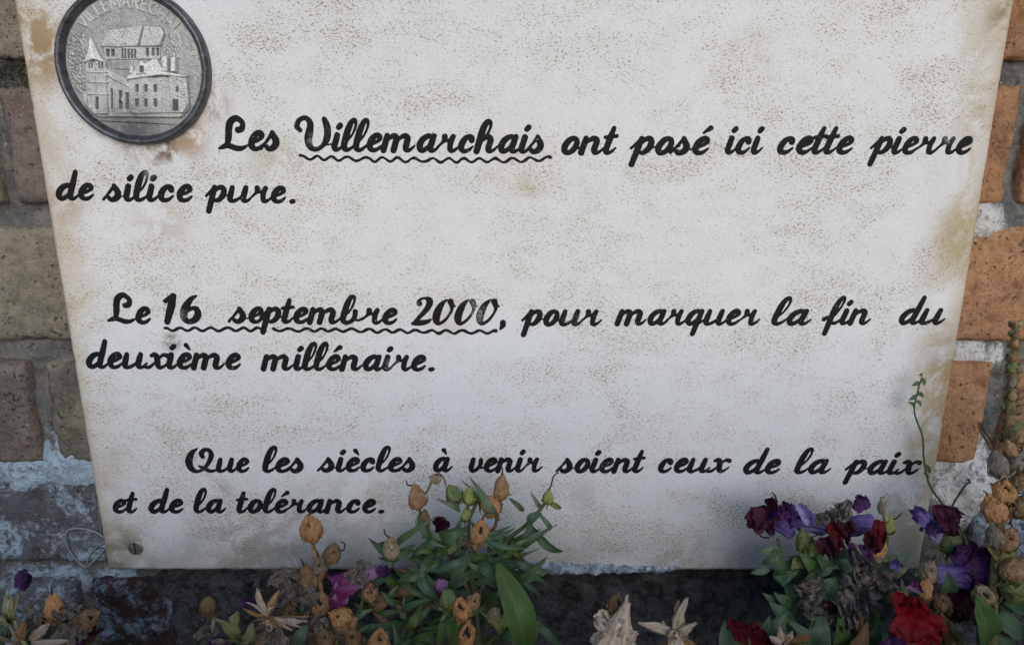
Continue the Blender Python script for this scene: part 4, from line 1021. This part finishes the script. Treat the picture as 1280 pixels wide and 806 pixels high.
C.pod(521, 619, 23, 27, -8, [], 'tan', .044, style=[(510, 606), (508, 600)], tow=.1)
C.pod(530, 650, 18, 25, 6, [(-.4, .1, .14)], 'brown', .045, tow=.2)
C.pod(627, 607, 20, 27, 4, [], 'tan', .042, tow=.0, style=[(628, 586), (626, 580)])
C.pod(612, 630, 25, 26, -38, [(-.52, .30, .30), (-.05, .52, .16)], 'orange', .046, tow=.2)
C.pod(600, 664, 25, 31, 10, [(.12, .52, .27), (.18, .02, .29)], 'orange', .056, tow=.35, seed=4)
C.pod(489, 684, 22, 28, -5, [(-.25, .2, .14), (.2, -.2, .12)], 'pale', .052, calyx='green', style=[(482, 668), (480, 661)])
C.pod(563, 679, 20, 24, 12, [], 'green', .052, calyx='green')
C.pod(587, 618, 17, 22, 10, [], 'lime', .042, calyx='green')
C.pod(566, 616, 21, 22, -25, [], 'green', .042, calyx='green')
C.pod(685, 620, 14, 17, 6, [], 'lime', .040, calyx='green', style=[(689, 606), (692, 595), (699, 590)])
C.pod(583, 642, 13, 18, 8, [], 'lime', .042, calyx='green')
C.pod(577, 760, 24, 32, -14, [(-.15, .36, .30), (.45, .1, .16)], 'orange', .082, tow=.3)
C.pod(591, 752, 21, 27, 34, [(.3, .35, .2)], 'tan', .077, tow=.1, seed=12)
C.pod(584, 792, 25, 34, 3, [(-.1, .56, .34), (.25, .08, .32), (-.55, .1, .18)], 'orange', .086, tow=.3)
C.pod(618, 768, 19, 20, 25, [], 'pale', .080, calyx='yellow', style=[(626, 752), (620, 748)])
C.pod(629, 778, 18, 24, 20, [], 'lime', .080, calyx='yellow')
C.pod(560, 747, 24, 24, -10, [], 'green', .078, calyx='yellow')
C.pod(543, 598, 13, 14, -70, [], 'pale', .040, calyx='straw', stalk=False)
C.pod(648, 803, 18, 26, -8, [], 'pale', .088, calyx='green')
B2d = None
C.petals([(553, 724, 200, 18, 26, 'magenta'), (556, 712, 10, 10, 12, 'lilac')], 'magenta', 6)
LV = [((622, 648, .045), (588, 598, .042), 15, 'grey', .3), ((588, 660, .050), (541, 668, .052), 17, 'green', .35), ((588, 652, .048), (640, 700, .052), 16, 'green', .3),
      ((660, 655, .046), (676, 640, .044), 16, 'green', .3), ((664, 648, .044), (637, 690, .05), 15, 'green', .4), ((662, 655, .044), (706, 694, .046), 15, 'green', .25), ((672, 640, .042), (690, 666, .042), 9, 'grey', .3),
      ((684, 626, .040), (703, 636, .040), 10, 'yellow', .2), ((676, 634, .04), (664, 616, .04), 8, 'grey', .3), ((636, 622, .044), (657, 641, .043), 9, 'green', .3), ((640, 676, .05), (652, 700, .05), 12, 'yellow', .2),
      ((592, 690, .055), (560, 735, .066), 17, 'green', .3), ((590, 700, .056), (538, 715, .064), 15, 'green', .35), ((596, 700, .056), (632, 728, .066), 18, 'green', .3), ((586, 716, .06), (655, 704, .074), 26, 'green', -.12),
      ((622, 704, .070), (662, 832, .092), 36, 'fresh', .3), ((590, 745, .066), (528, 790, .080), 18, 'green', .3), ((584, 750, .070), (543, 820, .088), 26, 'fresh', .2), ((566, 760, .075), (573, 830, .09), 36, 'fresh', .1),
      ((560, 700, .052), (520, 716, .06), 15, 'green', .3), ((556, 690, .052), (577, 726, .06), 14, 'grey', .3), ((541, 672, .046), (512, 700, .05), 13, 'green', .25), ((541, 690, .05), (515, 738, .062), 15, 'green', .3),
      ((530, 716, .06), (498, 726, .066), 14, 'green', .3), ((528, 712, .06), (548, 752, .07), 20, 'green', .25), ((618, 700, .056), (646, 690, .052), 10, 'fresh', .2), ((604, 690, .054), (612, 720, .06), 14, 'fresh', .25),
      ((634, 728, .072), (664, 762, .072), 14, 'fresh', .1), ((620, 790, .078), (660, 776, .082), 18, 'green', .2), ((625, 795, .08), (606, 768, .082), 11, 'yellow', .3), ((660, 770, .06), (705, 812, .07), 13, 'green', .25), ((664, 800, .086), (672, 776, .084), 18, 'fresh', .2),
      ((575, 640, .042), (546, 622, .044), 9, 'grey', .2), ((596, 628, .04), (640, 618, .042), 8, 'green', .2), ((600, 640, .042), (580, 600, .040), 9, 'fresh', .2), ((578, 646, .046), (548, 690, .05), 14, 'green', .4), ((610, 690, .052), (640, 660, .05), 12, 'green', .3)]
for a, b, w, kd, sg in LV: C.leaf(a, b, w * (.80 if w < 30 else 1), kd, sg * 1.35, random.uniform(.3, .65), random.uniform(-.8, .8) if w < 30 else .5, random.uniform(.7, 1))
for i in range(58):
    x, y = random.uniform(492, 648), random.uniform(672, 812); an = random.uniform(-2.6, .2); L = random.uniform(28, 60); dd = random.uniform(.040, .066)
    C.leaf((x, y, dd), (x + L * math.cos(an) * 1.0, y - L * .5 + L * .9 * random.uniform(-.3, 1), dd + random.uniform(-.008, .012)), random.uniform(7, 13), random.choice(('green', 'green', 'green', 'grey', 'fresh')), random.uniform(.1, .4), random.uniform(.2, .6), random.uniform(-.9, .9))

random.seed(27)
B2 = Plant('snapdragon_plant', 'low bushy tangle of narrow green snapdragon leaves right against the foot of the plaque', 'plant', 560, .036, GRP)
for q, x in enumerate((505, 530, 556, 580, 606, 630)): B2.stem([(x + 4, 812, .04), (x + random.uniform(-6, 6), 770, .036), (x + random.uniform(-12, 12), 728, .030), (x + random.uniform(-16, 16), 690 + abs(q - 3) * 7, .026)], .0010, .0005, random.choice((M_stem, M_stemm, M_stemd)), root=True)
for i in range(95):
    x, y = random.uniform(490, 650), random.uniform(672, 812); an = random.uniform(-2.9, .3); L = random.uniform(26, 54); dd = random.uniform(.014, .052)
    B2.leaf((x, y, dd), (x + L * math.cos(an), y - L * .3 + L * random.uniform(-.4, .9), dd + random.uniform(-.006, .014)), random.uniform(6, 12), random.choice(('green', 'green', 'green', 'grey', 'grey', 'fresh', 'dry')), random.uniform(.15, .5), random.uniform(.3, .7), random.uniform(-1.2, 1.2))
B2.petals([(558, 662, -40, 20, 18), (553, 668, -120, 18, 22), (556, 655, -60, 16, 16)], 'maroon', 5); B2.clump(606, 728, 22, 16, M_withered, 71, 5); B2.clump(540, 706, 20, 22, M_withered, 72, 5); B2.clump(572, 712, 18, 18, M_withered, 73, 4)

# ------------------------------------------------------------------ dried spike left of it, orange skull pods, one faded magenta bloom
random.seed(33)
D = Plant('snapdragon_plant', 'dried snapdragon spike below the word tolérance, brown pods and one faded magenta bloom', 'plant', 404, .062, GRP)
D.stem([(408, 815, .066), (404, 760, .06), (398, 715, .055), (393, 690, .05), (390, 672, .048)], .0019, .0010, M_strawo, root=True)
D.stem([(398, 730, .058), (410, 706, .052), (414, 694, .05)], .0011, .0008, M_stemd)
D.pod(388, 658, 29, 33, -6, [(-.42, .12, .15), (.12, .16, .15), (-.1, .46, .20)], 'orange', .050, tow=.3, style=[(389, 640), (388, 633)], seed=2)
D.petals([(384, 640, 10, 24, 16, 'lilac')], 'lilac', 2) if False else None
D.pod(416, 690, 24, 22, 20, [(.4, .3, .15), (-.1, .0, .12)], 'brown', .050, style=[(428, 688), (431, 680), (425, 676)])
D.pod(399, 706, 20, 22, 0, [(.2, .2, .2)], 'grey', .054)
D.pod(384, 722, 28, 34, -10, [], 'brown', .058, tow=.2)
D.pod(400, 752, 27, 31, 6, [(.3, -.02, .22), (-.1, .40, .24), (-.3, -.2, .1)], 'tan', .064, tow=.3)
D.pod(424, 771, 30, 26, -50, [(-.05, .5, .22), (-.45, .1, .14)], 'orange', .07, tow=.3)
D.pod(437, 778, 22, 22, 60, [], 'tan', .07)
D.pod(463, 738, 23, 26, 8, [(-.30, -.1, .20), (.28, -.06, .20), (.05, .45, .15)], 'tan', .060, tow=.35, calyx='yellow')
D.pod(474, 800, 28, 34, 8, [(.42, .30, .2), (.02, .42, .18), (.25, .68, .13)], 'orange', .084, tow=.3)
D.pod(441, 796, 24, 26, -10, [(-.2, .3, .16), (.2, .3, .14)], 'brown', .074)
D.pod(406, 796, 26, 24, 0, [(-.2, .2, .15), (.3, .3, .15)], 'brown', .074)
D.pod(356, 748, 20, 26, -12, [(0, .5, .2)], 'grey', .056)
D.pod(405, 782, 26, 18, 80, [(.2, .2, .1)], 'grey', .07)
D.pod(363, 766, 20, 22, 10, [(.1, .3, .2)], 'brown', .064)
D.pod(478, 752, 18, 20, 70, [], 'brown', .058)
D.clump(360, 722, 34, 30, M_withered, 3, 9)
D.clump(452, 716, 30, 24, M_withered, 4, 7)
D.clump(372, 740, 36, 26, M_withered, 8, 8)
D.clump(390, 786, 60, 30, M_withered, 9, 9)
D.clump(430, 800, 60, 26, M_withered, 10, 9)
D.flower((470, 712, .056), (420, 736, .060), 14, 32, 'magenta', 'magenta', 4, .8, 4, amp=.16)
D.petals([(472, 714, 80, 14, 20, 'plum')], 'plum', 9)
for i in range(26):
    x, y = random.uniform(430, 520), random.uniform(735, 812); an = random.uniform(-2.8, -.3); L = random.uniform(20, 36); dd = random.uniform(.045, .062)
    D.leaf((x, y, dd), (x + L * math.cos(an), y + L * .7 * math.sin(an), dd + .006), random.uniform(6, 13), random.choice(('green', 'green', 'grey', 'dry')), random.uniform(.1, .4), .4, random.uniform(-.9, .9))
for i in range(14):
    x, y = random.uniform(345, 420), random.uniform(750, 815); an = random.uniform(-2.8, -.3); L = random.uniform(16, 30); dd = random.uniform(.05, .062)
    D.leaf((x, y, dd), (x + L * math.cos(an), y + L * .7 * math.sin(an), dd + .006), random.uniform(6, 12), random.choice(('green', 'dry', 'dry')), random.uniform(.1, .4), .4, random.uniform(-.9, .9))

# ------------------------------------------------------------------ bleached split calyces in the foreground
random.seed(41)
S = Plant('snapdragon_plant', 'low snapdragon stub of bleached straws and pale green tubes, left of the magenta bloom', 'plant', 318, .084, GRP)
S.stem([(322, 815, .088), (326, 790, .088), (330, 772, .088)], .0016, .0012, M_stemd, root=True)
S.straws(333, 772, [(322, 735, .086, M_straw, 7), (349, 737, .080, M_strawo, 6), (384, 776, .10, M_straw, 6), (378, 784, .10, M_straw, 5), (366, 788, .10, M_straw, 5), (352, 784, .098, M_strawo, 5), (304, 760, .092, M_strawo, 5), (344, 758, .088, M_straw, 4), (315, 776, .098, M_straw, 5), (388, 770, .096, M_strawo, 3), (308, 752, .09, M_straw, 3)], 6); S.clump(336, 774, 22, 16, M_straw, 75, 5, 'dry_bloom')
S.straws(300, 802, [(297, 764, .10, M_strawg, 11), (268, 772, .10, M_strawg, 11), (316, 778, .104, M_strawg, 11), (283, 800, .108, M_strawg, 8)], 10)
S.straws(268, 772, [(264, 789, .104, M_straw, 7)], 7); S.straws(284, 798, [(266, 803, .108, M_straw, 8)], 8)
S.petals([(308, 757, 20, 16, 14)], 'plum', 3); S.petals([(345, 806, 0, 30, 18)], 'plum', 4); S.petals([(275, 806, 0, 26, 14)], 'plum', 5)
S.clump(346, 800, 44, 26, M_withered, 5, 8)
S.leaf((368, 806, .084), (384, 780, .08), 16, 'green')
T = Plant('snapdragon_plant', 'thin snapdragon stem with a single small brown pod before the dark wall', 'plant', 258, .055, GRP)
T.stem([(256, 815, .058), (258, 790, .056), (261, 768, .055)], .0008, .0006, M_stem, root=True)
T.pod(260, 755, 20, 20, -4, [], 'brown', .055, calyx='grey', style=[(266, 740), (273, 733)])
T.clump(257, 786, 26, 20, M_withered, 7, 6)

# ------------------------------------------------------------------ far left: pale green calyces, one smooth orange pod
random.seed(52)
Lf = Plant('snapdragon_plant', 'left corner snapdragon with pale green calyces and one smooth orange pod', 'plant', 40, .075, GRP)
Lf.stem([(36, 820, .085), (32, 806, .085), (26, 795, .083), (18, 775, .08)], .0014, .0010, M_strawg, root=True)
Lf.stem([(74, 815, .08), (73, 795, .078), (68, 770, .076)], .0012, .0014, M_strawo)
Lf.pod(67, 757, 25, 30, -6, [(.75, -.5, .2)], 'orange', .076, tow=.1, style=[(65, 740), (64, 732)])
Lf.straws(14, 778, [(8, 742, .082, M_strawg, 11), (24, 742, .082, M_strawg, 10), (15, 745, .086, M_straw, 8), (1, 768, .085, M_strawg, 12), (-8, 775, .085, M_strawg, 10)], 10)
Lf.straws(30, 806, [(62, 779, .094, M_straw, 9), (-6, 792, .095, M_straw, 9), (31, 776, .092, M_strawo, 10), (85, 800, .1, M_straw, 8), (12, 782, .09, M_straw, 6)], 9)
Lf.clump(100, 778, 52, 36, M_withered, 14, 8)
Lf.petals([(84, 800, 40, 44, 42, 'plum'), (100, 786, 60, 40, 30, 'maroon')], 'plum', 16); Lf.petals([(22, 728, 70, 26, 20, 'plum'), (26, 734, 10, 20, 22, 'plum'), (30, 724, 0, 9, 13, 'lilac')], 'plum', 15)
Lf.pod(112, 772, 26, 30, 62, [(.62, .2, .26), (.3, .45, .16)], 'brown', .078, tow=.25, calyx=None)
Lf.leaf((100, 815, .075), (122, 788, .075), 26, 'green', .1); Lf.leaf((60, 812, .08), (70, 782, .08), 18, 'fresh', .1); Lf.leaf((-6, 815, .08), (10, 770, .078), 20, 'green', .1); Lf.clump(46, 772, 34, 28, M_withered, 17, 8); Lf.leaf((40, 810, .08), (46, 775, .08), 14, 'green')
Lf.clump(0, 800, 30, 30, M_withered, 18, 6)

# ------------------------------------------------------------------ two bleached clumps, lower middle right
random.seed(61)
Q = Plant('snapdragon_plant', 'two bleached ragged snapdragon husks on a short stem, before the dark cement', 'plant', 790, .092, GRP)
Q.stem([(782, 815, .094), (776, 800, .094), (770, 785, .094)], .0018, .0013, M_stemd, root=True); Q.stem([(812, 815, .092), (830, 806, .094), (842, 795, .094)], .0013, .0012, M_stemd)
Q.straws(768, 808, [(784, 743, .092, M_straw, 12), (746, 772, .095, M_straw, 12), (738, 800, .098, M_straw, 12), (797, 790, .1, M_straw, 13), (764, 776, .1, M_straw, 13), (778, 774, .1, M_straw, 13), (754, 790, .102, M_straw, 12), (788, 800, .104, M_straw, 12), (747, 770, .09, M_straw, 8)], 12)
Q.straws(845, 796, [(847, 750, .09, M_strawo, 11), (859, 747, .094, M_straw, 10), (871, 778, .096, M_straw, 9), (798, 778, .094, M_straw, 11), (836, 790, .1, M_straw, 12), (856, 812, .1, M_strawo, 13), (834, 812, .1, M_straw, 12), (828, 776, .09, M_straw, 5), (868, 804, .1, M_strawo, 8)], 10)
Q.bell((785, 752, .094), (766, 812, .10), 9, 52, 3); Q.bell((846, 792, .094), (848, 822, .1), 12, 34, 5)
Q.clump(846, 790, 24, 22, M_straw, 76, 6, 'dry_bloom'); Q.clump(770, 795, 50, 34, M_straw, 77, 9, 'dry_bloom')
Q.pod(771, 753, 20, 24, 10, [(.1, .45, .26), (.3, 0, .2)], 'brown', .086, tow=.25, style=[(778, 742)])

# ------------------------------------------------------------------ right: plant with withered violet blooms
random.seed(72)
V_ = Plant('snapdragon_plant', 'snapdragon with wilted violet and maroon blooms leaning on the lower right of the plaque', 'plant', 1030, .055, GRP)
V_.stem([(990, 815, .06), (985, 770, .055), (981, 715, .046), (976, 690, .042), (972, 672, .040)], .0012, .0008, M_stem, root=True)
V_.stem([(1040, 815, .062), (1032, 760, .056), (1018, 712, .048), (1012, 690, .044)], .0013, .0008)
V_.stem([(1072, 815, .062), (1077, 770, .056), (1079, 730, .050), (1086, 706, .046), (1092, 695, .046)], .0016, .0013, M_strawo)
V_.stem([(1085, 715, .046), (1105, 690, .044), (1110, 670, .042)], .0011, .0008, M_stem)
V_.flower((990, 668, .040), (962, 643, .040), 13, 25, 'violet', 'maroon', 5, .85, 21)
V_.flower((1032, 660, .040), (988, 645, .038), 20, 24, 'lilac', 'plum', 4, .6, 24, amp=.2)
V_.flower((1092, 652, .042), (1050, 660, .042), 18, 26, 'violet', 'maroon', 4, .8, 27, amp=.24)
V_.petals([(958, 660, -60, 22, 24, 'maroon'), (946, 634, 190, 26, 30, 'maroon'), (984, 648, -10, 22, 22, 'plum'), (1044, 648, 170, 34, 40, 'darkred'), (1052, 640, 160, 24, 34, 'maroon'), (1034, 670, 170, 30, 26, 'maroon'), (1080, 638, -20, 26, 20, 'plum'), (1098, 650, 190, 18, 34, 'darkred'), (1090, 664, 180, 26, 26, 'maroon'), (1074, 680, 190, 34, 26, 'plum'), (1000, 645, 60, 30, 14, 'lilac')], 'maroon', 22)
V_.clump(1052, 642, 34, 22, M_withered, 23, 8); V_.clump(1028, 645, 24, 16, M_withered, 25, 5)
V_.pod(1004, 674, 21, 26, -8, [], 'green', .046, calyx='green'); V_.pod(1016, 684, 14, 20, 4, [], 'lime', .048, calyx='green', style=[(1014, 672), (1022, 668)])
V_.pod(1094, 680, 28, 30, -4, [(-.36, .28, .16), (.30, .30, .17), (0, -.1, .08)], 'orange', .050, tow=.3, calyx='straw', seed=9)
V_.pod(1112, 656, 15, 20, 10, [], 'lime', .042, calyx='green', style=[(1120, 648), (1128, 640)]); V_.pod(1103, 630, 11, 20, 8, [], 'grey', .042, calyx=None, stalk=False)
V_.stem([(1108, 650, .042), (1105, 636, .042), (1103, 622, .042)], .0016, .0014, M_strawg); V_.stem([(973, 640, .04), (970, 622, .04), (965, 615, .04)], .0005, .0004, M_style); V_.stem([(962, 672, .04), (953, 671, .04), (949, 667, .04)], .0006, .0005, M_style)
V_.clump(1062, 730, 46, 60, M_withered, 26, 11); V_.clump(1085, 738, 40, 40, M_withered, 28, 9); V_.clump(1012, 744, 52, 26, M_withered, 29, 9); V_.clump(1048, 768, 34, 40, M_withered, 30, 8); V_.clump(1105, 730, 34, 22, M_withered, 31, 7)
V_.petals([(1028, 752, 100, 26, 26, 'maroon')], 'maroon', 34); V_.petals([(1118, 712, 20, 16, 14, 'violet'), (1112, 718, 190, 16, 14, 'violet')], 'violet', 33)
V_.leaf((1026, 806, .06), (1036, 780, .06), 20, 'dry', .2)
V_.leaf((962, 712, .05), (938, 716, .05), 9, 'grey')
for a, b, w, kd in (((978, 690, .044), (953, 705, .046), 20, 'green'), ((976, 688, .044), (950, 690, .046), 12, 'grey'), ((980, 706, .046), (966, 722, .05), 18, 'green'), ((983, 730, .05), (970, 720, .052), 16, 'green'), ((984, 730, .05), (996, 752, .056), 17, 'green'),
                    ((1018, 712, .05), (1000, 690, .05), 15, 'fresh'), ((1018, 714, .05), (1046, 700, .05), 20, 'green'), ((1020, 722, .052), (1000, 732, .056), 22, 'green'), ((1024, 735, .055), (1012, 752, .058), 20, 'green'), ((1028, 745, .056), (1046, 722, .058), 26, 'green'), ((1012, 700, .048), (1030, 690, .05), 14, 'green'),
                    ((986, 780, .058), (952, 778, .064), 26, 'green'), ((988, 785, .06), (962, 752, .06), 20, 'green'), ((990, 760, .056), (968, 740, .056), 16, 'green'), ((1005, 812, .062), (1030, 760, .062), 30, 'green'), ((1040, 700, .046), (1070, 690, .046), 20, 'green'), ((1090, 710, .048), (1124, 694, .046), 18, 'green'), ((1100, 715, .05), (1140, 690, .044), 10, 'grey'),
                    ((1000, 700, .046), (990, 712, .05), 14, 'yellow'), ((1040, 812, .064), (1052, 770, .066), 26, 'fresh'), ((1010, 812, .066), (990, 776, .07), 22, 'green'), ((1060, 815, .066), (1085, 780, .07), 24, 'dry'), ((1080, 815, .066), (1100, 775, .07), 22, 'green'), ((1030, 775, .06), (1010, 800, .07), 20, 'green'), ((1046, 758, .058), (1062, 775, .06), 20, 'yellow')):
    V_.leaf(a, b, w, kd, random.uniform(.08, .3), random.uniform(.2, .45), random.uniform(-.4, .4), random.uniform(.62, .85))
for i in range(40):
    x, y = random.uniform(965, 1110), random.uniform(700, 812); an = random.uniform(-2.9, -.2); L = random.uniform(20, 34); dd = random.uniform(.032, .055)
    V_.leaf((x, y, dd), (x + L * math.cos(an), y + L * .7 * math.sin(an), dd + random.uniform(.002, .01)), random.uniform(12, 22), random.choice(('green', 'green', 'green', 'grey')), random.uniform(.1, .3), .3, random.uniform(-.7, .7), .7)

# ------------------------------------------------------------------ low dark red bloom and red flower in front
random.seed(83)
W = Plant('snapdragon_plant', 'low snapdragon with a dark red bloom against a grey-green leaf and a straw husk', 'plant', 945, .085, GRP)
W.stem([(940, 820, .086), (938, 808, .086), (934, 795, .086)], .0012, .0010, M_stem, root=True)
W.petals([(925, 800, -10, 42, 26), (938, 806, 40, 40, 26), (915, 790, 60, 32, 22), (945, 800, -30, 30, 24)], 'darkred', 41, 'dark_bloom', .16)
W.leaf((912, 815, .082), (906, 775, .082), 20, 'grey', .15); W.leaf((935, 812, .08), (950, 780, .08), 20, 'green', .15); W.leaf((925, 815, .08), (915, 780, .078), 22, 'grey', .1); W.leaf((955, 815, .08), (962, 770, .078), 22, 'green', .1); W.leaf((945, 812, .076), (985, 764, .074), 24, 'green', .1)
W.straws(982, 806, [(974, 782, .096, M_straw, 9), (1012, 793, .096, M_strawo, 10), (990, 788, .094, M_straw, 8), (962, 795, .1, M_straw, 8), (1010, 804, .1, M_strawg, 9), (978, 814, .1, M_straw, 10)], 9)
W.stem([(984, 822, .094), (983, 812, .094), (982, 804, .094)], .0013, .0011, M_stemd)
Rd = Plant('snapdragon_plant', 'snapdragon with one large scarlet flower, the only bright red one, at the lower right', 'plant', 1140, .078, GRP)
Rd.stem([(1150, 820, .08), (1150, 800, .078), (1150, 770, .074), (1146, 750, .072)], .0015, .0012, M_stem, root=True)
Rd.petals([(1140, 772, -14, 36, 38), (1136, 768, 188, 40, 34), (1152, 776, 140, 42, 32), (1142, 770, 80, 30, 26), (1130, 762, -28, 26, 26), (1152, 784, 105, 32, 26)], 'red', 52, 'scarlet_flower', .11)
Rd.petals([(1118, 800, 200, 40, 26, 'plum'), (1128, 796, 230, 30, 24, 'plum')], 'plum', 53); Rd.petals([(1140, 738, 20, 20, 14, 'magenta')], 'magenta', 54)
Rd.pod(1157, 735, 18, 27, 6, [(.2, .4, .15)], 'orange', .066); Rd.pod(1176, 751, 24, 24, -10, [(.3, .1, .16), (-.1, .3, .12)], 'brown', .066, calyx='grey'); Rd.pod(1161, 714, 22, 30, 14, [(-.2, .3, .14), (.2, .1, .12)], 'pale', .060, calyx='yellow')
Rd.flower((1205, 714, .056), (1172, 722, .058), 16, 30, 'violet', 'violet', 3, .5, 55, amp=.12) if False else None
for i in range(22):
    x, y = random.uniform(1110, 1195), random.uniform(740, 815); an = random.uniform(-2.9, -.2); L = random.uniform(22, 40); dd = random.uniform(.045, .066)
    Rd.leaf((x, y, dd), (x + L * math.cos(an), y + L * .7 * math.sin(an), dd + .004), random.uniform(12, 22), random.choice(('green', 'green', 'grey', 'dry')), random.uniform(.1, .3), .3, random.uniform(-.7, .7), .75)

# ------------------------------------------------------------------ violet bloom with round green pod, right of the plaque corner
random.seed(91)
N_ = Plant('snapdragon_plant', 'snapdragon with a crumpled violet and maroon bloom above a round green pod', 'plant', 1182, .050, GRP)
N_.stem([(1190, 820, .056), (1187, 770, .052), (1182, 720, .046), (1176, 690, .042), (1172, 676, .040)], .0013, .0009, M_strawg, root=True)
N_.flower((1173, 676, .040), (1164, 652, .040), 12, 26, 'lilac', 'violet', 4, .6, 61); N_.petals([(1172, 650, 60, 36, 26, 'maroon'), (1166, 640, 95, 24, 32, 'maroon'), (1160, 652, -50, 22, 24, 'violet'), (1186, 650, 170, 20, 20, 'maroon')], 'maroon', 62)
N_.pod(1189, 676, 24, 27, 10, [], 'green', .043, calyx='green')
N_.flower((1168, 718, .052), (1208, 720, .054), 20, 30, 'violet', 'plum', 3, .7, 64, amp=.14)
N_.petals([(1212, 712, 0, 40, 34, 'plum'), (1220, 700, 50, 34, 34, 'plum'), (1226, 712, 160, 34, 34, 'plum'), (1205, 696, -50, 26, 22, 'plum'), (1236, 700, 30, 26, 26, 'plum'), (1214, 728, 170, 40, 30, 'maroon'), (1196, 740, 180, 40, 36, 'maroon')], 'plum', 65)
for i in range(10):
    x, y = random.uniform(1165, 1230), random.uniform(730, 800); an = random.uniform(-2.9, -.2); L = random.uniform(20, 32); dd = random.uniform(.03, .048)
    N_.leaf((x, y, dd), (x + L * math.cos(an), y + L * .7 * math.sin(an), dd + .004), random.uniform(10, 18), 'green', random.uniform(.1, .3), .3, random.uniform(-.7, .7), .75)

# ------------------------------------------------------------------ thin climbing stem in front of the plaque edge
Tn = Plant('climbing_weed', 'thin wiry green weed stem with tiny leaves along the right edge of the plaque', 'weed', 1222, .030)
Tn.stem([(1222, 815, .030), (1216, 720, .026), (1207, 675, .024), (1190, 645, .022), (1163, 608, .016), (1155, 575, .012), (1153, 545, .012), (1143, 515, .012), (1147, 490, .012), (1152, 472, .012)], .0008, .0004, M_stem, root=True)
Tn.stem([(1186, 640, .022), (1196, 622, .022), (1207, 606, .022), (1214, 602, .022)], .0006, .0005, M_stem)
for a, b in (((1152, 472), (1156, 482)), ((1150, 478), (1140, 482)), ((1147, 490), (1155, 496)), ((1146, 494), (1136, 500)), ((1145, 500), (1152, 508)), ((1143, 508), (1135, 502)), ((1153, 470), (1149, 468)), ((1157, 580), (1163, 592)), ((1160, 600), (1154, 590)), ((1212, 603), (1208, 598))):
    Tn.leaf((*a, .012 if a[0] < 1170 else .022), (*b, .014 if a[0] < 1170 else .024), 6, 'green', .1)
Tn.stem([(1246, 575, .03), (1236, 555, .03), (1226, 540, .03), (1223, 528, .03)], .0006, .0005, M_stemd)

# ------------------------------------------------------------------ tall seed spike at the right edge
random.seed(101)
K = Plant('snapdragon_plant', 'tall upright snapdragon seed spike before the bricks, at the right edge', 'plant', 1236, .058, GRP)
K.stem([(1236, 820, .064), (1240, 760, .062), (1246, 700, .058), (1252, 640, .052), (1258, 580, .047), (1264, 500, .042), (1268, 440, .038), (1269, 405, .036)], .0036, .0016, M_stemm, root=True)
for (x, y, w, h, an, hl, kd, cal, tow) in ((1255, 612, 29, 30, -20, [(.02, .1, .22), (-.35, .38, .17), (.4, .35, .1)], 'orange', 'dry', .35), (1241, 634, 32, 32, -30, [(-.1, .6, .15)], 'orange', 'dry', .2), (1247, 578, 26, 34, -18, [], 'grey', 'straw', .1), (1272, 576, 22, 26, 20, [(.2, .3, .2)], 'grey', 'grey', .2),
                                  (1243, 668, 22, 28, -20, [], 'grey', 'straw', .2), (1260, 672, 24, 28, 15, [(-.2, .05, .2), (.3, .12, .17), (.05, .5, .2)], 'tan', 'yellow', .3), (1268, 710, 30, 32, 40, [], 'tan', 'yellow', .2), (1228, 743, 28, 30, -28, [(-.25, .28, .20), (.15, .0, .26), (.35, .45, .16)], 'pale', 'dry', .35), (1276, 632, 26, 28, 30, [], 'brown', 'grey', .2),
                                  (1270, 736, 34, 28, 60, [], 'green', 'yellow', .1), (1274, 600, 20, 24, 30, [], 'brown', 'grey', .1), (1262, 560, 16, 24, -30, [], 'tan', 'green', .2), (1278, 545, 20, 24, 40, [], 'tan', 'grey', .2)):
    K.pod(x, y, w, h, an, hl, kd, .058 + (y - 600) * .00006, tow=tow, calyx=cal, style=[(1240, 552), (1231, 540), (1225, 528)] if (x, y) == (1247, 578) else None)
y = 548; sd = 1
while y > 398:
    f = (y - 398) / 150; xx = 1269 - 6 * f
    for q in (-1, 1, 0):
        w = (6.5 + 5.5 * f) * random.uniform(.8, 1.25); K.pod(xx + q * (4.5 + 4 * f) + random.uniform(-2, 2), y + random.uniform(-3, 3), w, w * 1.25, q * 35 + random.uniform(-10, 10), [], random.choice(('green', 'brown', 'tan', 'brown', 'grey', 'pale')), .040 + (0.004 if q == 0 else 0), tow=.3, calyx=random.choice(('yellow', 'green', 'dry')), stalk=False)
    y -= 13 + 6 * f
for a, b, w, kd in (((1222, 812, .07), (1222, 745, .084), 48, 'fresh'), ((1250, 700, .058), (1233, 680, .06), 16, 'yellow'), ((1250, 690, .058), (1275, 705, .062), 20, 'yellow'), ((1270, 720, .06), (1280, 735, .066), 18, 'yellow'), ((1246, 730, .06), (1285, 770, .06), 22, 'green'), ((1244, 770, .06), (1282, 800, .06), 26, 'green'), ((1250, 760, .056), (1278, 745, .05), 18, 'green'), ((1238, 790, .058), (1270, 812, .06), 22, 'green'), ((1248, 620, .05), (1240, 604, .052), 14, 'green')):
    K.leaf(a, b, w, kd, .12, .22, 0, .62)
for i in range(26):
    x, y = random.uniform(1240, 1300), random.uniform(725, 815); an = random.uniform(-2.9, -.2); L = random.uniform(20, 36); dd = random.uniform(.036, .056)
    K.leaf((x, y, dd), (x + L * math.cos(an), y + L * .7 * math.sin(an), dd + .004), random.uniform(10, 20), random.choice(('green', 'green', 'dry')), random.uniform(.1, .3), .3, random.uniform(-.7, .7), .75)
